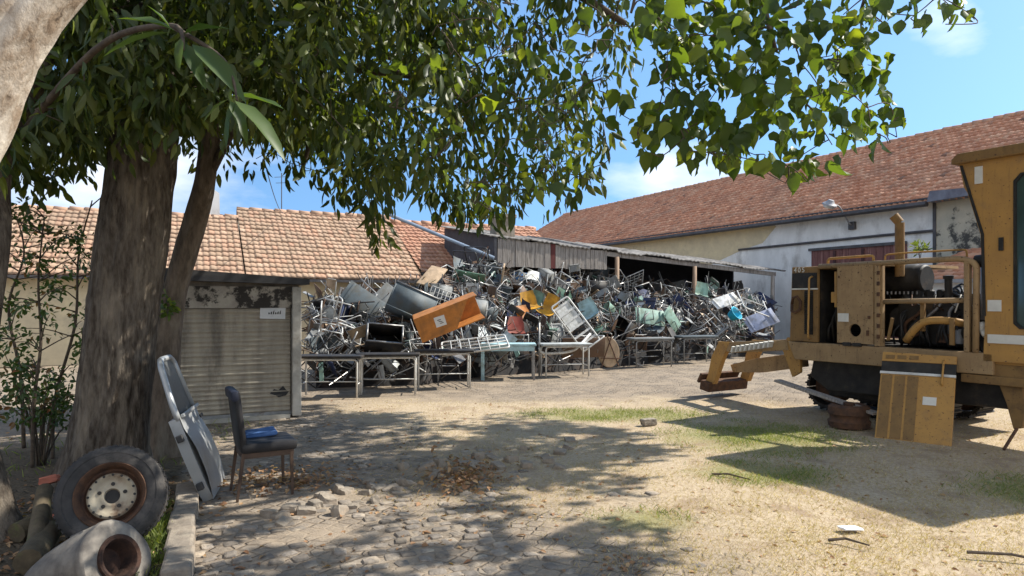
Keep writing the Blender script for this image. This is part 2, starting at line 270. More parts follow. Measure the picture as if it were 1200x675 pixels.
# ------------------------------------------------------------------ ground
def gz(x, y):
    d = math.hypot(x, y); f = max(0, min(1, (40-d)/15))
    return f*(.035*mnoise.noise((x*.35, y*.35, 3)) + .018*mnoise.noise((x*1.3, y*1.3, 9)))
def axis_pts():
    a = list(np.arange(-9, 9.01, .15)); s = .2; v = 9
    while v < 400: v += s; s *= 1.18; a.append(v); a.insert(0, -v)
    return np.array(a)
xs = axis_pts(); ys = axis_pts()+7
def ground_mat():
    m = bpy.data.materials.new('yard_ground'); m.use_nodes = True
    nt = m.node_tree; N = nt.nodes; L = nt.links; b = N['Principled BSDF']; b.inputs['Roughness'].default_value = .95; b.inputs['Specular IOR Level'].default_value = .15
    tc = N.new('ShaderNodeTexCoord'); P = tc.outputs['Object']; sp = N.new('ShaderNodeSeparateXYZ'); L.new(P, sp.inputs[0])
    def noise(sc, det=6, ro=.6, v=P):
        n = N.new('ShaderNodeTexNoise'); n.inputs['Scale'].default_value = sc; n.inputs['Detail'].default_value = det; n.inputs['Roughness'].default_value = ro; L.new(v, n.inputs['Vector']); return n
    def mathn(op, a, c=None, d=None):
        n = N.new('ShaderNodeMath'); n.operation = op
        for i, v in enumerate((a, c, d)):
            if v is None: continue
            if isinstance(v, (int, float)): n.inputs[i].default_value = v
            else: L.new(v, n.inputs[i])
        return n.outputs[0]
    def rng_(v, a, c, o0=0, o1=1):
        n = N.new('ShaderNodeMapRange'); n.interpolation_type = 'SMOOTHSTEP'; L.new(v, n.inputs['Value'])
        n.inputs['From Min'].default_value = a; n.inputs['From Max'].default_value = c; n.inputs['To Min'].default_value = o0; n.inputs['To Max'].default_value = o1; return n.outputs[0]
    def ramp(v, els):
        r = N.new('ShaderNodeValToRGB'); e = r.color_ramp.elements
        for i, (p, c) in enumerate(els):
            q = e[i] if i < 2 else e.new(p)
            q.position = p; q.color = (*c, 1)
        L.new(v, r.inputs['Fac']); return r.outputs[0]
    def mix(f, a, c, bl='MIX'):
        n = N.new('ShaderNodeMix'); n.data_type = 'RGBA'; n.blend_type = bl
        if isinstance(f, (int, float)): n.inputs[0].default_value = f
        else: L.new(f, n.inputs[0])
        for i, v in ((6, a), (7, c)):
            if isinstance(v, tuple): n.inputs[i].default_value = (*v, 1)
            else: L.new(v, n.inputs[i])
        return n.outputs[2]
    X, Y = sp.outputs[0], sp.outputs[1]
    nb = noise(.55, 5).outputs['Fac']; nm = noise(2.3, 7).outputs['Fac']; nf = noise(28, 8, .7).outputs['Fac']; nff = noise(110, 4, .7).outputs['Fac']
    # setts: warped voronoi cells
    wv = N.new('ShaderNodeVectorMath'); wv.operation = 'MULTIPLY_ADD'; L.new(noise(3, 3).outputs['Color'], wv.inputs[0]); wv.inputs[1].default_value = (.12,.12,0); L.new(P, wv.inputs[2])
    mpn = N.new('ShaderNodeMapping'); mpn.inputs['Rotation'].default_value = (0,0,R(25)); mpn.inputs['Scale'].default_value = (1,1.2,0); L.new(wv.outputs[0], mpn.inputs['Vector'])
    vd = N.new('ShaderNodeTexVoronoi'); vd.feature = 'DISTANCE_TO_EDGE'; vd.inputs['Scale'].default_value = 8.2; vd.inputs['Randomness'].default_value = .42; L.new(mpn.outputs[0], vd.inputs['Vector'])
    vc = N.new('ShaderNodeTexVoronoi'); vc.inputs['Scale'].default_value = 8.2; vc.inputs['Randomness'].default_value = .42; L.new(mpn.outputs[0], vc.inputs['Vector'])
    joint = rng_(vd.outputs['Distance'], .02, .13)
    sepc = N.new('ShaderNodeSeparateColor'); L.new(vc.outputs['Color'], sepc.inputs[0])
    sett = ramp(sepc.outputs[0], [(0,(.15,.125,.1)),(1,(.29,.245,.195)),(.5,(.22,.185,.15))])
    sett = mix(rng_(nf, .4, .7), sett, mix(.5, sett, (.36,.3,.23))); sett = mix(rng_(nff, .5, .7, 0, .5), sett, (.1,.08,.06))
    sand = mix(rng_(nf, .5, .68, 0, .7), ramp(nm, [(.3,(.21,.165,.12)),(.7,(.33,.265,.195))]), (.2,.15,.1))
    cover = rng_(nm, .38, .6)                       # sand swept over part of the setts
    jf = mathn('MULTIPLY', joint, mathn('SUBTRACT', 1.0, mathn('MULTIPLY', cover, .8)))
    paving = mix(mathn('MULTIPLY', jf, .8), sand, sett)
    gapdark = mathn('MULTIPLY', mathn('SUBTRACT', 1.0, joint), mathn('SUBTRACT', 1.0, cover))
    paving = mix(mathn('MULTIPLY', gapdark, .34), paving, (.13,.1,.075))
    # dry grass and earth
    straw = ramp(nf, [(.3,(.24,.17,.105)),(.72,(.51,.415,.3)),(.5,(.4,.315,.215))])
    straw = mix(rng_(nm, .5, .66, 0, .8), straw, (.26,.185,.125))
    straw = mix(rng_(nff, .45, .75, 0, .5), straw, (.6,.5,.34))
    def blob(cx, cy, rx, ry):
        a = mathn('DIVIDE', mathn('SUBTRACT', X, cx), rx); c = mathn('DIVIDE', mathn('SUBTRACT', Y, cy), ry)
        return mathn('ADD', mathn('MULTIPLY', a, a), mathn('MULTIPLY', c, c))
    gr = None
    for bl in ((1.5,10.1,1.5,.6),(3.0,8.4,1.1,1.1),(4.8,6.0,.8,.6),(2.4,6.6,.7,.5),(1.0,5.2,.4,.3)):
        v = rng_(mathn('ADD', blob(*bl), mathn('MULTIPLY', mathn('SUBTRACT', nm, .5), 2.2)), 1.25, .1)
        gr = v if gr is None else mathn('MAXIMUM', gr, v)
    green = ramp(nf, [(.3,(.13,.135,.045)),(.7,(.3,.29,.12))])
    straw = mix(mathn('MULTIPLY', gr, .8), straw, green)
    wob = mathn('MULTIPLY', mathn('SUBTRACT', nb, .5), 3.2); wob2 = mathn('MULTIPLY', mathn('SUBTRACT', nm, .5), 2.4)
    side = mathn('ADD', mathn('ADD', X, wob), mathn('MULTIPLY', mathn('SUBTRACT', Y, 6.0), .62))
    g1 = rng_(mathn('ADD', side, wob2), -.6, 1.1); g2 = rng_(mathn('ADD', Y, mathn('ADD', wob, wob2)), 12.0, 10.8)
    gmask = mathn('MULTIPLY', g1, g2)
    col = mix(gmask, paving, straw)
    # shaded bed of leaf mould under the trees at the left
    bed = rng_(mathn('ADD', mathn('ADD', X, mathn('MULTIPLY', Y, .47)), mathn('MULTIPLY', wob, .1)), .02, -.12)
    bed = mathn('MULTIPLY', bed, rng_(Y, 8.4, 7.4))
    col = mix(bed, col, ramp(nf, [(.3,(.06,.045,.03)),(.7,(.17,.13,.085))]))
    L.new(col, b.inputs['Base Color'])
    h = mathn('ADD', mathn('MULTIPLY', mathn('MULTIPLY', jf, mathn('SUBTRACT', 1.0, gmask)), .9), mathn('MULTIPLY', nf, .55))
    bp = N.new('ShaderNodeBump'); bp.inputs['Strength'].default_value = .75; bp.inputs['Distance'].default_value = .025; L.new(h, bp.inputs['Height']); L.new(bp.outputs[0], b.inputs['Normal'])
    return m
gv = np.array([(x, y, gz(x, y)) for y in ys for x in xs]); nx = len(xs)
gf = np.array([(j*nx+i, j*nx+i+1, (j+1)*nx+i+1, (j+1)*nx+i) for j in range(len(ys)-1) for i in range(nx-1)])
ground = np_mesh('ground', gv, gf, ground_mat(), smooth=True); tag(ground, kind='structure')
# ------------------------------------------------------------------ buildings
AE = math.atan2(.431, .902)                      # direction of the left house row; the right hall stands square to it
def tile_roof(name, L, S, pitch, m, parent, x0=0, y0=0, z0=0, tw=.21, row=.34, sag=.05, seed=0, amp=1.0):
    """rows of pan tiles rising from an eave at (x0.., y0, z0); the eave runs along local x"""
    nr = int(math.ceil(S/row)); per = 6; nc = int(L/tw)*per
    X = x0+np.arange(nc+1)*tw/per; ph = (np.arange(nc+1) % per)/per
    prof = amp*(.015*np.sin(ph*2*PI)+.008*np.sin(ph*4*PI+.6))
    V = []; UV = []; Fq = []; cp, sp = math.cos(pitch), math.sin(pitch); r2 = np.random.default_rng(seed)
    low = np.array([mnoise.noise((x*.22, seed*3.1, .5)) for x in X])
    for r in range(nr):
        jit = np.repeat(r2.normal(0, .007, nc//per+1), per)[:nc+1]
        for (s, lift) in ((r*row, -.012), (r*row, .048), (min(S, (r+1)*row+.02), .004)):
            lw = low*sag*(.4+s/S)
            n = prof+lift+jit
            V.append(np.stack([X, y0+s*cp-n*sp, z0+s*sp+n*cp+lw], 1)); UV.append(np.stack([np.arange(nc+1)/per+.01, np.full(nc+1, r+.5)], 1))
        o = r*3*(nc+1)
        for k in range(2):
            a = o+k*(nc+1)+np.arange(nc)
            Fq.append(np.stack([a, a+1, a+1+nc+1, a+nc+1], 1))
    # tile index is constant over a face: shift the last vertex of a tile a hair back
    UVa = np.concatenate(UV); UVa[:, 0] = np.where((np.arange(len(UVa)) % (nc+1)) % per == 0, UVa[:, 0], UVa[:, 0])
    o = np_mesh(name, np.concatenate(V), np.concatenate(Fq), m, parent, smooth=True, uv=UVa); return o
def ridge_caps(name, pts0, pts1, m, parent, r=.11, seg=.38):
    b = MB(); p0 = Vector(pts0); p1 = Vector(pts1); n = int((p1-p0).length/seg)
    for i in range(n):
        a = p0.lerp(p1, i/n); c = p0.lerp(p1, (i+1.08)/n); z = .012*math.sin(i*2.3)
        b.tube([a+Vector((0,0,z)), c+Vector((0,0,z-.02))], [r*1.06, r*.94], 9)
    return b.build(name, m, parent, smooth=True)

# --- right hall: local x runs along the wall towards the viewer, local y into the building
hall = thing('brick_hall', 'long hall with a red tiled roof and blue white rendered wall on the right', 'building', (13.5,21.6,0), math.atan2(-.902,.431))
b = MB(); b.box((-8.5, 6.3, 2.45), (51, 12.6, 4.9)); b.build('wall', M['white_wall'], hall)
b = MB(); b.prism([(.0,4.9),(6.27,8.5),(12.6,4.9)], 'x', -34, -33.6); b.prism([(.0,4.9),(6.27,8.5),(12.6,4.9)], 'x', 16.6, 17); b.build('gable', M['white_wall'], hall)
b = MB()                                          # cream patch high on the wall, with a ragged edge
z0 = 3.2; poly = [(-33.9,2.0),(-20,2.0),(-13,2.6),(-10.2,3.3),(-8.4,3.8),(-7.3,4.0),(-6.9,4.35),(-6.6,4.6),(-6.75,4.88),(-33.9,4.88)]
b.prism(poly, 'y', -.012, .02); b.build('wall_cream', M['cream'], hall)
rf = tile_roof('roof', 51, 7.3, R(30), M['tile_red'], hall, -34, -.45, 4.75, seed=2, amp=1.9, sag=.03)
b = MB(); b.add([(-34,6.0,8.3),(17,6.0,8.3),(17,13,4.6),(-34,13,4.6)], [(0,1,2,3)]); b.build('roof_back', M['tile_red'], rf)
ridge_caps('ridge', (-34,5.9,8.44), (17,5.9,8.44), M['tile_red'], rf)
b = MB()
for x0, x1 in ((-34,-.05),(2.2,17)):
    b.prism([(-.58,4.76),(-.6,4.66),(-.54,4.6),(-.46,4.6),(-.42,4.66),(-.43,4.76)], 'x', x0, x1)
b.build('gutter', M['gutter'], hall)
b = MB(); b.box((-8.5,-.22,4.86), (51,.46,.05)); b.build('soffit', M['gutter'], hall)
b = MB(); b.prism([(-.03,2.4),(2.1,2.4),(2.1,4.83),(-.03,4.83)], 'y', -.07, .02); b.build('pier', M['stained'], hall)
b = MB(); b.prism([(-.13,2.6),(-.03,2.6),(-.03,4.83),(-.13,4.83)], 'y', -.1, .0); b.build('drain_pipe', M['gutter'], hall)
b = MB(); b.prism([(.0,4.72),(2.15,4.78),(2.1,4.95),(.1,5.05)], 'y', -.6, -.12); b.build('flashing', mat('blue_grey_flashing', (.2,.21,.25), (.13,.13,.16), 4, .6, .2, .1), hall)
b = MB(); b.tube([(-8.6,-.06,3.8),(-5,-.07,3.83),(-2,-.06,3.86),(-.1,-.06,3.86)], .045, 8); b.build('conduit', M['gutter'], hall)
dr = MB()
x = -4.8
while x < -1.15: dr.box((x+.13,-.05,1.75), (.255,.07,3.5)); x += .27
dr = dr.build('sliding_door', M['door_red'], hall)
b = MB(); b.box((-2.95,-.1,3.55), (3.9,.08,.1)); b.build('door_rail', M['gutter'], dr)
b = MB()
for x in (-3.75,-2.6): b.box((x,-.11,1.75), (.1,.04,3.4))
b.build('door_brace', mat('dark_red_brace', (.08,.035,.035), None, 5, .8), dr)
# gaps in the roof: slipped tiles, seen as dark notches
# lean-to against the hall
ann = thing('lean_to', 'low white lean-to with a small red tiled roof against the hall', 'shed', (13.5,21.6,0), math.atan2(-.902,.431))
b = MB(); b.box((4.5,-1.3,1.09), (7,2.36,2.18)); b.build('wall', M['white_wall'], ann)
tile_roof('roof', 7.3, 2.85, R(20), M['tile_red'], ann, .9, -2.75, 2.22, seed=5)
b = MB(); b.prism([(-2.8,2.13),(-2.8,2.23),(-2.7,2.23),(-2.7,2.13)], 'x', .9, 8.2); b.build('gutter', M['lamp_grey'], ann)
# lamp on the hall wall
lt = thing('wall_lamp', 'grey street lamp on a bent arm fixed to the hall wall', 'lamp', (13.5-.431*3.06, 21.6+.902*3.06, 0), math.atan2(-.902,.431))
b = MB(); b.bend([(0,-.03,4.32),(0,-.2,4.35),(.02,-.75,4.95),(-.02,-.95,5.0)], .028, .12); b.build('arm', M['lamp_grey'], lt)
b = MB(); b.box((0,-.06,4.3), (.26,.12,.28), bev=.015); b.build('bracket', M['gutter'], lt)
b = MB(); b.lathe([(.0,.16),(.09,.15),(.15,.06),(.24,.0),(.25,-.05),(.0,-.06)], 16, Matrix.Translation((-.08,-1.1,5.02)) @ Matrix.Rotation(R(25),4,'Y')); b.build('lamp_head', M['lamp_grey'], lt, smooth='auto')
b = MB(); b.lathe([(.0,-.02),(.2,-.02),(.17,-.09),(0,-.12)], 16, Matrix.Translation((-.1,-1.1,4.98)) @ Matrix.Rotation(R(25),4,'Y')); b.build('lamp_glass', M['sticker'], lt, smooth='auto')

# --- left house row
def house(name, label, t0, t1, wallm, tilem, ze, S, pitch, seed, off=0.0, dz=0):
    o = Vector((-5,20,0)); h = thing(name, label, 'house', o, AE)
    hw = S*math.cos(pitch); zr = ze+S*math.sin(pitch)
    b = MB(); b.box(((t0+t1)/2, off+hw, ze/2-.02), (t1-t0-.1, hw*2-.7, ze-.06)); b.build('wall', wallm, h)
    b = MB()
    for tt in (t0+.06, t1-.2): b.prism([(off+.36,ze-.06),(off+hw,zr-.22),(off+2*hw-.36,ze-.06)], 'x', tt, tt+.14)
    b.build('gable', wallm, h)
    rf = tile_roof('roof', t1-t0, S, pitch, tilem, h, t0, off, ze, sag=.09, seed=seed, tw=.17, row=.28, amp=.75)
    ridge_caps('ridge', (t0,off+hw,zr+.02), (t1,off+hw,zr+.02), tilem, rf)
    b = MB(); b.add([(t0,off+hw,zr-.03),(t1,off+hw,zr-.03),(t1,off+2*hw,ze-.06),(t0,off+2*hw,ze-.06)], [(0,1,2,3)]); b.build('roof_back', tilem, rf)
    b = MB(); b.prism([(off-.03,ze-.1),(off-.03,ze-.02),(off+.05,ze-.02),(off+.05,ze-.1)], 'x', t0, t1); b.build('eave_board', M['gutter'], h)
    return h, hw, zr
h1, hw1, zr1 = house('low_house', 'low cream house with a tan tiled roof behind the tree trunks on the left', -12.5, -2.62, M['cream'], M['tile_tan'], 2.3, 3.95, R(30), 11)
h2, hw2, zr2 = house('low_house', 'low house with a weathered tan tiled roof behind the furniture heap', -2.6, 2.55, M['cream'], M['tile_tan'], 2.28, 4.65, R(30), 12)
h3, hw3, zr3 = house('low_house', 'low house end with redder roof tiles beside the dark side of the open shed', 2.6, 8.5, M['cream'], M['tile_mid'], 2.55, 4.1, R(28), 13, off=.5)
# white chimney on the left house, thin antenna on the next
ch = MB(); ch.prism([(-.2,0),(.22,0),(.2,.95),(-.12,1.15),(-.2,1.15)], 'y', -.25, .25)
c = ch.build('chimney', M['white_wall'], h1); c.location = (-3.35, 3.6, 4.1)
an = thing('antenna', 'thin dark antenna mast rising above the tan tiled roof', 'antenna', W(330, 245, 23.6)-Vector((0,0,.25)))
b = MB(); b.tube([(0,0,0),(0,0,1.5)], .018, 6); b.build('mast', M['gutter'], an)
b = MB(); b.tube([(-.25,0,1.35),(.25,.05,1.38)], .009, 5); b.tube([(-.2,0,1.15),(.2,.05,1.17)], .009, 5); b.build('crossbar', M['gutter'], an)
# power cable sagging from the trees to the house
cb = MB(); p0 = W(262,-40,5.2); p1 = W(333,250,22.5); pts = [p0.lerp(p1, t)-Vector((0,0,4*t*(1-t)*.5)) for t in np.linspace(0,1,24)]
cb.tube(pts, .008, 5); tag(cb.build('power_cable', M['gutter'], None), 'thin black cable hanging in front of the dark leaves on the left', 'cable')

# --- open shed with plank front
shed = thing('open_shed', 'open lean-to shed with grey plank front and cement sheet roof over the heap', 'shed', (-.45,20,0), AE)
SL = 11.2; SD = 4.2
zf = lambda t: 3.55+(2.72-3.55)*t/SL
b = MB()                                          # corrugated cement roof, falling to the right
nx_ = 150; ny_ = 6; Vs = []; 
for j in range(ny_+1):
    for i in range(nx_+1):
        t = -.25+(SL+.6)*i/nx_; y = -.07+(SD+.2)*j/ny_
        Vs.append((t, y, zf(t)+.16*y+.022*math.sin(y*2*PI/.17*0+t*0)+.018*math.sin(t*2*PI/.177)+.03*math.sin(math.floor(t/1.05)*2.7)+.02*mnoise.noise((t*2.3,y,7))+.02*mnoise.noise((t*.5,y*.5,1))))
k = nx_+1
Vs2 = [(x,y,z-.03) for x,y,z in Vs]
fs = [(j*k+i, j*k+i+1, (j+1)*k+i+1, (j+1)*k+i) for j in range(ny_) for i in range(nx_)]
b.add(Vs, fs); b.add(Vs2, [tuple(reversed(f)) for f in fs])
b.add([Vs[i] for i in range(k)]+[Vs2[i] for i in range(k)], [(i,i+1,i+1+k,i+k) for i in range(k-1)])
b.build('roof', M['asbestos'], shed, smooth=False, fix=False)
b = MB(); x = .02; i = 0; red = MB()
while x < 3.75:                                   # weathered plank gable, hanging above the opening
    wd = random.uniform(.13,.2); tgt = red if 1.75 < x+wd/2 < 2.05 else b
    tgt.box((x+wd/2, random.uniform(-.01,.01), (zf(x)-.06+2.62+random.uniform(-.03,.03))/2), (wd-.012,.025,zf(x)-.06-2.62+random.uniform(-.05,.02)+.0), rot=(0,R(random.uniform(-.6,.6)),0)); x += wd; i += 1
pf = b.build('plank_front', M['wood'], shed); red.build('red_plank', M['wood_red'], pf)
b = MB(); b.box((5.6,.06,0), (11.1,.1,.14), rot=(0,math.atan((3.55-2.72)/SL),0)); bo = b.build('eave_beam', M['wood'], shed); bo.location.z = (3.55+2.72)/2-.14
b = MB()
for t in (4.2, 7.35, 10.95):
    c = MB(); c.tube([(t,.02,0),(t+.02,.0,zf(t)-.2)], [.085,.07], 9); c.build('post', M['wood_post'] if t < 8 else M['wood'], shed, smooth=True)
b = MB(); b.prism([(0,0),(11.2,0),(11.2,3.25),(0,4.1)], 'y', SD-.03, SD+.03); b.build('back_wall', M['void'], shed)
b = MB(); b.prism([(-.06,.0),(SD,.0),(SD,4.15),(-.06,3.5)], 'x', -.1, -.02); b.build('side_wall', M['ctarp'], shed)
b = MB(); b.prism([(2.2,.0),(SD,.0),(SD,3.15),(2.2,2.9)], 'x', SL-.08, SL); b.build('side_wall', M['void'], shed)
b = MB(); b.box((5.6,SD/2,.02), (11.2,SD,.04)); b.build('slab', M['concrete'], shed)
b = MB(); b.tube([(-.35,-.6,2.85),(-2.9,1.2,4.15)], .05, 8); tag(b.build('leaning_pipe', mat('blue_grey_pipe', (.26,.33,.42), (.2,.25,.33), 4, .6), None), 'pale blue grey pipe slanting up the dark shed side', 'pipe'); bpy.context.view_layer.update()
o = bpy.data.objects['leaning_pipe']; o.location = (-.45,20,0); o.rotation_euler.z = AE
chm = thing('chimney_stack', 'squat grey concrete stack standing behind the plank front of the shed', 'chimney', (-.3,21.3,0), AE)
b = MB(); b.box((0,0,2.2), (.62,.5,4.0)); b.build('shaft', M['concrete'], chm)
b = MB(); b.box((0,0,4.26), (.72,.6,.12), bev=.02); b.build('cap', M['concrete'], chm)

# --- kiosk with the roller shutter
KW = 2.05
kio = thing('kiosk', 'small kiosk with closed ribbed shutter and black flat roof behind the big trunk', 'kiosk', (-3.06,9.86,0), AE)
b = MB(); b.box((-KW/2,1.06,.97), (KW-.02,2.0,1.94)); b.build('wall', M['concrete'], kio)
b = MB(); nr = 22; z0, z1 = .1, 1.56; sh = []
for i in range(nr*4+1):
    z = z0+(z1-z0)*i/(nr*4); q = (i % 4)/4; y = .0-.032*math.sin(PI*min(1,q*1.33)) + .006*math.sin(i*.7)
    sh.append((y-.012, z))
vs = [(x, y+.012*mnoise.noise((x*1.2, z*1.5, 4)), z) for x in np.linspace(-KW+.1,-.14,24) for y, z in sh]; k = len(sh)
b.add(vs, [(i*k+j, (i+1)*k+j, (i+1)*k+j+1, i*k+j+1) for i in range(23) for j in range(k-1)]); st = b.build('shutter', M['shutter'], kio, smooth=True, fix=False)
b = MB(); b.box((-KW/2,-.005,.07), (KW-.26,.05,.06)); b.build('bottom_bar', M['grey_paint'], st)
b = MB(); b.box((-KW/2,-.02,1.72), (KW-.02,.1,.3)); b.build('header', M['plaster_old'], kio)
b = MB(); b.box((-.06,-.03,.95), (.125,.16,1.84), bev=.01); b.build('post', M['plaster_post'], kio)
b = MB(); b.box((-KW+.05,-.03,.95), (.12,.16,1.84), bev=.01); b.build('post', M['plaster_post'], kio)
rf = MB(); rf.prism([(-KW-.25,1.96),(.1,1.9),(.1,1.98),(-.6,2.03),(-KW-.25,2.14)], 'y', -.22, 2.3); rf.build('flat_roof', M['black_fascia'], kio)
b = MB(); b.box((-1.0,-.03,.03), (1.7,.14,.055)); b.build('sill', M['plaster_post'], kio)
b = MB(); b.prism([(-.42,.36),(-.36,.42),(-.3,.4),(-.24,.46),(-.2,.4),(-.16,.38),(-.2,.32),(-.3,.3),(-.35,.33)], 'y', -.042, -.036); b.build('dark_patch', M['ink'], st)
nt_ = MB(); nt_.box((-.38,-.048,1.5), (.34,.006,.17), rot=(0,R(2),0)); nt_ = nt_.build('notice', M['paper'], kio)
b = MB(); 
for i in range(6): b.prism([(-.44+.03*i,1.48),(-.425+.03*i,1.48),(-.42+.03*i,1.5+.02*((i*7)%3)),(-.437+.03*i,1.51)], 'y', -.056, -.052)
b.build('notice_print', M['ink'], nt_)
# ------------------------------------------------------------------ excavator (local x along its near side towards the cab, local y into it)
EX = math.atan2(-.866, .5)
ex = thing('excavator', 'stripped yellow brown excavator with open engine bay and tall cab on the right', 'excavator', (4.84,9.0,0), EX)
def part(b, name, m, parent=None, smooth=False, bev=0): return b.build(name, M[m] if isinstance(m, str) else m, parent or ex, smooth=smooth, bev=bev)
b = MB(); b.prism([(-1.42,1.06),(-1.3,.8),(1.35,.82),(1.35,1.07)], 'y', .0, .16); b.prism([(-1.42,1.06),(-1.3,.8),(1.2,.82),(1.2,1.07)], 'y', 1.9, 2.06); part(b, 'deck_beam', 'yel_dull', bev=.012)
b = MB(); b.box((-.05,1.03,1.03), (2.6,1.72,.06)); part(b, 'deck_plate', 'mach_black')
# rear hood with grille and number
b = MB(); b.prism([(-1.40,1.07),(-.93,1.07),(-.92,2.16),(-1.36,2.17)], 'y', .02, .07)
b.prism([(-1.40,1.07),(-1.36,1.07),(-1.32,2.17),(-1.36,2.17)], 'y', .07, 2.04); b.prism([(-1.36,2.12),(-.92,2.12),(-.92,2.17),(-1.36,2.17)], 'y', .07, 2.04)
hood = part(b, 'rear_hood', 'yel_brown', bev=.01)
b = MB(); b.box((-1.14,.012,1.965), (.41,.014,.22)); part(b, 'black_band', 'mach_black', hood)
b = MB(); b.box((-1.145,.01,1.842), (.45,.02,.02)); part(b, 'trim_strip', 'sticker', hood)
b = MB()
for i in range(22): b.box((-1.07,.008,1.2+.028*i), (.13,.02,.012), rot=(R(30),0,0))
b.box((-1.07,.016,1.5), (.14,.008,.64)); part(b, 'grille', 'mach_black', hood)
b = MB(); b.tube([(-1.33,-.02,1.62),(-1.29,-.05,1.71),(-1.22,-.05,1.73),(-1.18,-.02,1.66),(-1.19,-.02,1.54),(-1.25,-.05,1.49),(-1.31,-.05,1.52),(-1.33,-.02,1.62)], .022, 7); part(b, 'grab_ring', 'rust', hood, smooth=True)
b = MB(); b.bend([(-1.03,.0,1.12),(-1.02,-.07,1.14),(-1.0,-.07,2.0),(-1.0,.0,2.02)], .014, .04); part(b, 'grab_rail', 'yel', hood, smooth=True)
cu = bpy.data.curves.new('number_text', 'FONT'); cu.body = '405'; cu.size = .1; cu.extrude = .003; cu.space_character = 1.35
to = bpy.data.objects.new('number_text', cu); COL.objects.link(to); bpy.context.view_layer.update()
me = bpy.data.meshes.new_from_object(to.evaluated_get(bpy.context.evaluated_depsgraph_get())); bpy.data.objects.remove(to)
nm = bpy.data.objects.new('number', me); COL.objects.link(nm); nm.parent = hood; nm.location = (-1.32,.012,2.088); nm.rotation_euler = (R(90),0,0); me.materials.clear(); me.materials.append(M['sticker'])
# radiator bay behind
b = MB()
for i in range(30): b.box((-.75,.55,1.1+.034*i), (.34,.04,.016))
b.box((-.75,.6,1.6), (.36,.06,1.02)); part(b, 'radiator', 'mach_black')
b = MB()
for i in range(5): b.bend([(-.88+.06*i,.2+.05*i,1.08),(-.85+.05*i,.15,1.3+.12*i),(-.72+.03*i,.25,1.5+.1*i),(-.66,.4,1.2+.15*i)], .018, .1, 6)
part(b, 'hose', 'mach_black', smooth=True)
b = MB(); b.box((-.655,.06,1.83), (.035,.05,.5)); b.box((-.7,.09,1.72), (.11,.02,.15)); part(b, 'bay_strip', 'yel')
b = MB(); b.box((-.79,.35,1.3), (.05,.05,.05)); b.box((-.74,.3,1.36), (.06,.05,.09), rot=(.2,.4,.1)); part(b, 'bay_fitting', 'lamp_grey')
b = MB(); b.prism([(-.955,1.07),(-.925,1.07),(-.925,2.12),(-.955,2.12)], 'y', .09, 1.2); b.box((-.78,.95,1.6), (.36,.03,1.05)); part(b, 'bay_shade_plate', 'mach_black')  # black plates added to stand for the shade inside the bay
# big side door with the round hole
D = MB(); x0, x1, z0, z1 = -.60, -.075, 1.09, 2.17; cx, cz, rr = -.335, 1.27, .088; n = 24
ring = [(cx+rr*math.cos(2*PI*i/n), cz+rr*math.sin(2*PI*i/n)) for i in range(n)]
def sq(a):
    c, s = math.cos(a), math.sin(a); k = min((x1-cx if c > 0 else cx-x0)/max(abs(c),1e-6), (z1-cz if s > 0 else cz-z0)/max(abs(s),1e-6)); return (cx+c*k, cz+s*k)
angs = sorted([2*PI*i/n for i in range(n)])
out = [sq(a) for a in angs]
for i in range(n):                                # plate with a real hole
    j = (i+1) % n; q = [ring[i], out[i], out[j], ring[j]]
    for cxn, czn in ((x0,z0),(x1,z0),(x0,z1),(x1,z1)):
        a = math.atan2(czn-cz, cxn-cx) % (2*PI); a0 = angs[i]; a1 = angs[j] if j else 2*PI
        if a0 < a < a1: q = [ring[i], out[i], (cxn, czn), out[j], ring[j]]
    D.prism(q, 'y', -.01, .025)
door = part(D, 'side_door', 'yel_dull')
b = MB(); b.box((-.505,-.014,1.44), (.16,.008,.115)); part(b, 'sticker', 'sticker', door)
for c_, s_ in (((-.13,-.018,1.45), (.035,.016,.04)),((-.15,-.018,1.24), (.03,.02,.07)),((-.57,-.015,2.0), (.02,.012,.03))): b = MB(); b.box(c_, s_, bev=.004); part(b, 'latch', 'rust', door)
b = MB()
for x in (-.45,-.3): b.box((x,.0,1.075), (.12,.06,.05), bev=.008)
b.tube([(-.375,-.01,1.075),(-.25,-.01,1.07)], .02, 8); part(b, 'hinge', 'mach_black', door)
b = MB(); b.box((-.03,.03,1.62), (.07,.07,1.1), bev=.006); b.box((.02,.05,1.62), (.025,.05,1.1)); hp = part(b, 'door_post', 'yel_dull')
b = MB()
for i in range(7): b.box((-.005,-.012,1.2+.14*i), (.03,.03,.05), bev=.004)
part(b, 'hinge_lug', 'rust', hp)
# top rail frame and front post
b = MB(); b.bend([(-.9,.02,2.16),(1.0,.02,2.18),(1.17,.02,2.12),(1.16,.02,1.07)], .036, .12, 10); part(b, 'bay_frame', 'yel_dull', smooth=True)
b = MB(); b.box((1.07,.03,1.62), (.06,.08,1.1), bev=.01); part(b, 'front_post', 'yel_dull')
b = MB(); b.prism([(-.92,2.13),(-.05,2.14),(-.05,2.18),(-.92,2.17)], 'y', .06, 2.04); part(b, 'roof_plate', 'yel_dull')
b = MB(); b.bend([(-.82,.1,2.18),(-.82,.1,2.27),(-.14,.1,2.28),(-.14,.1,2.2)], .018, .05); part(b, 'grab_rail', 'yel', smooth=True)
b = MB(); b.bend([(.02,.1,2.2),(.02,.1,2.28),(.25,.1,2.29),(.95,.25,2.3),(.95,.25,2.2)], .012, .05); part(b, 'grab_rail', 'yel', smooth=True)
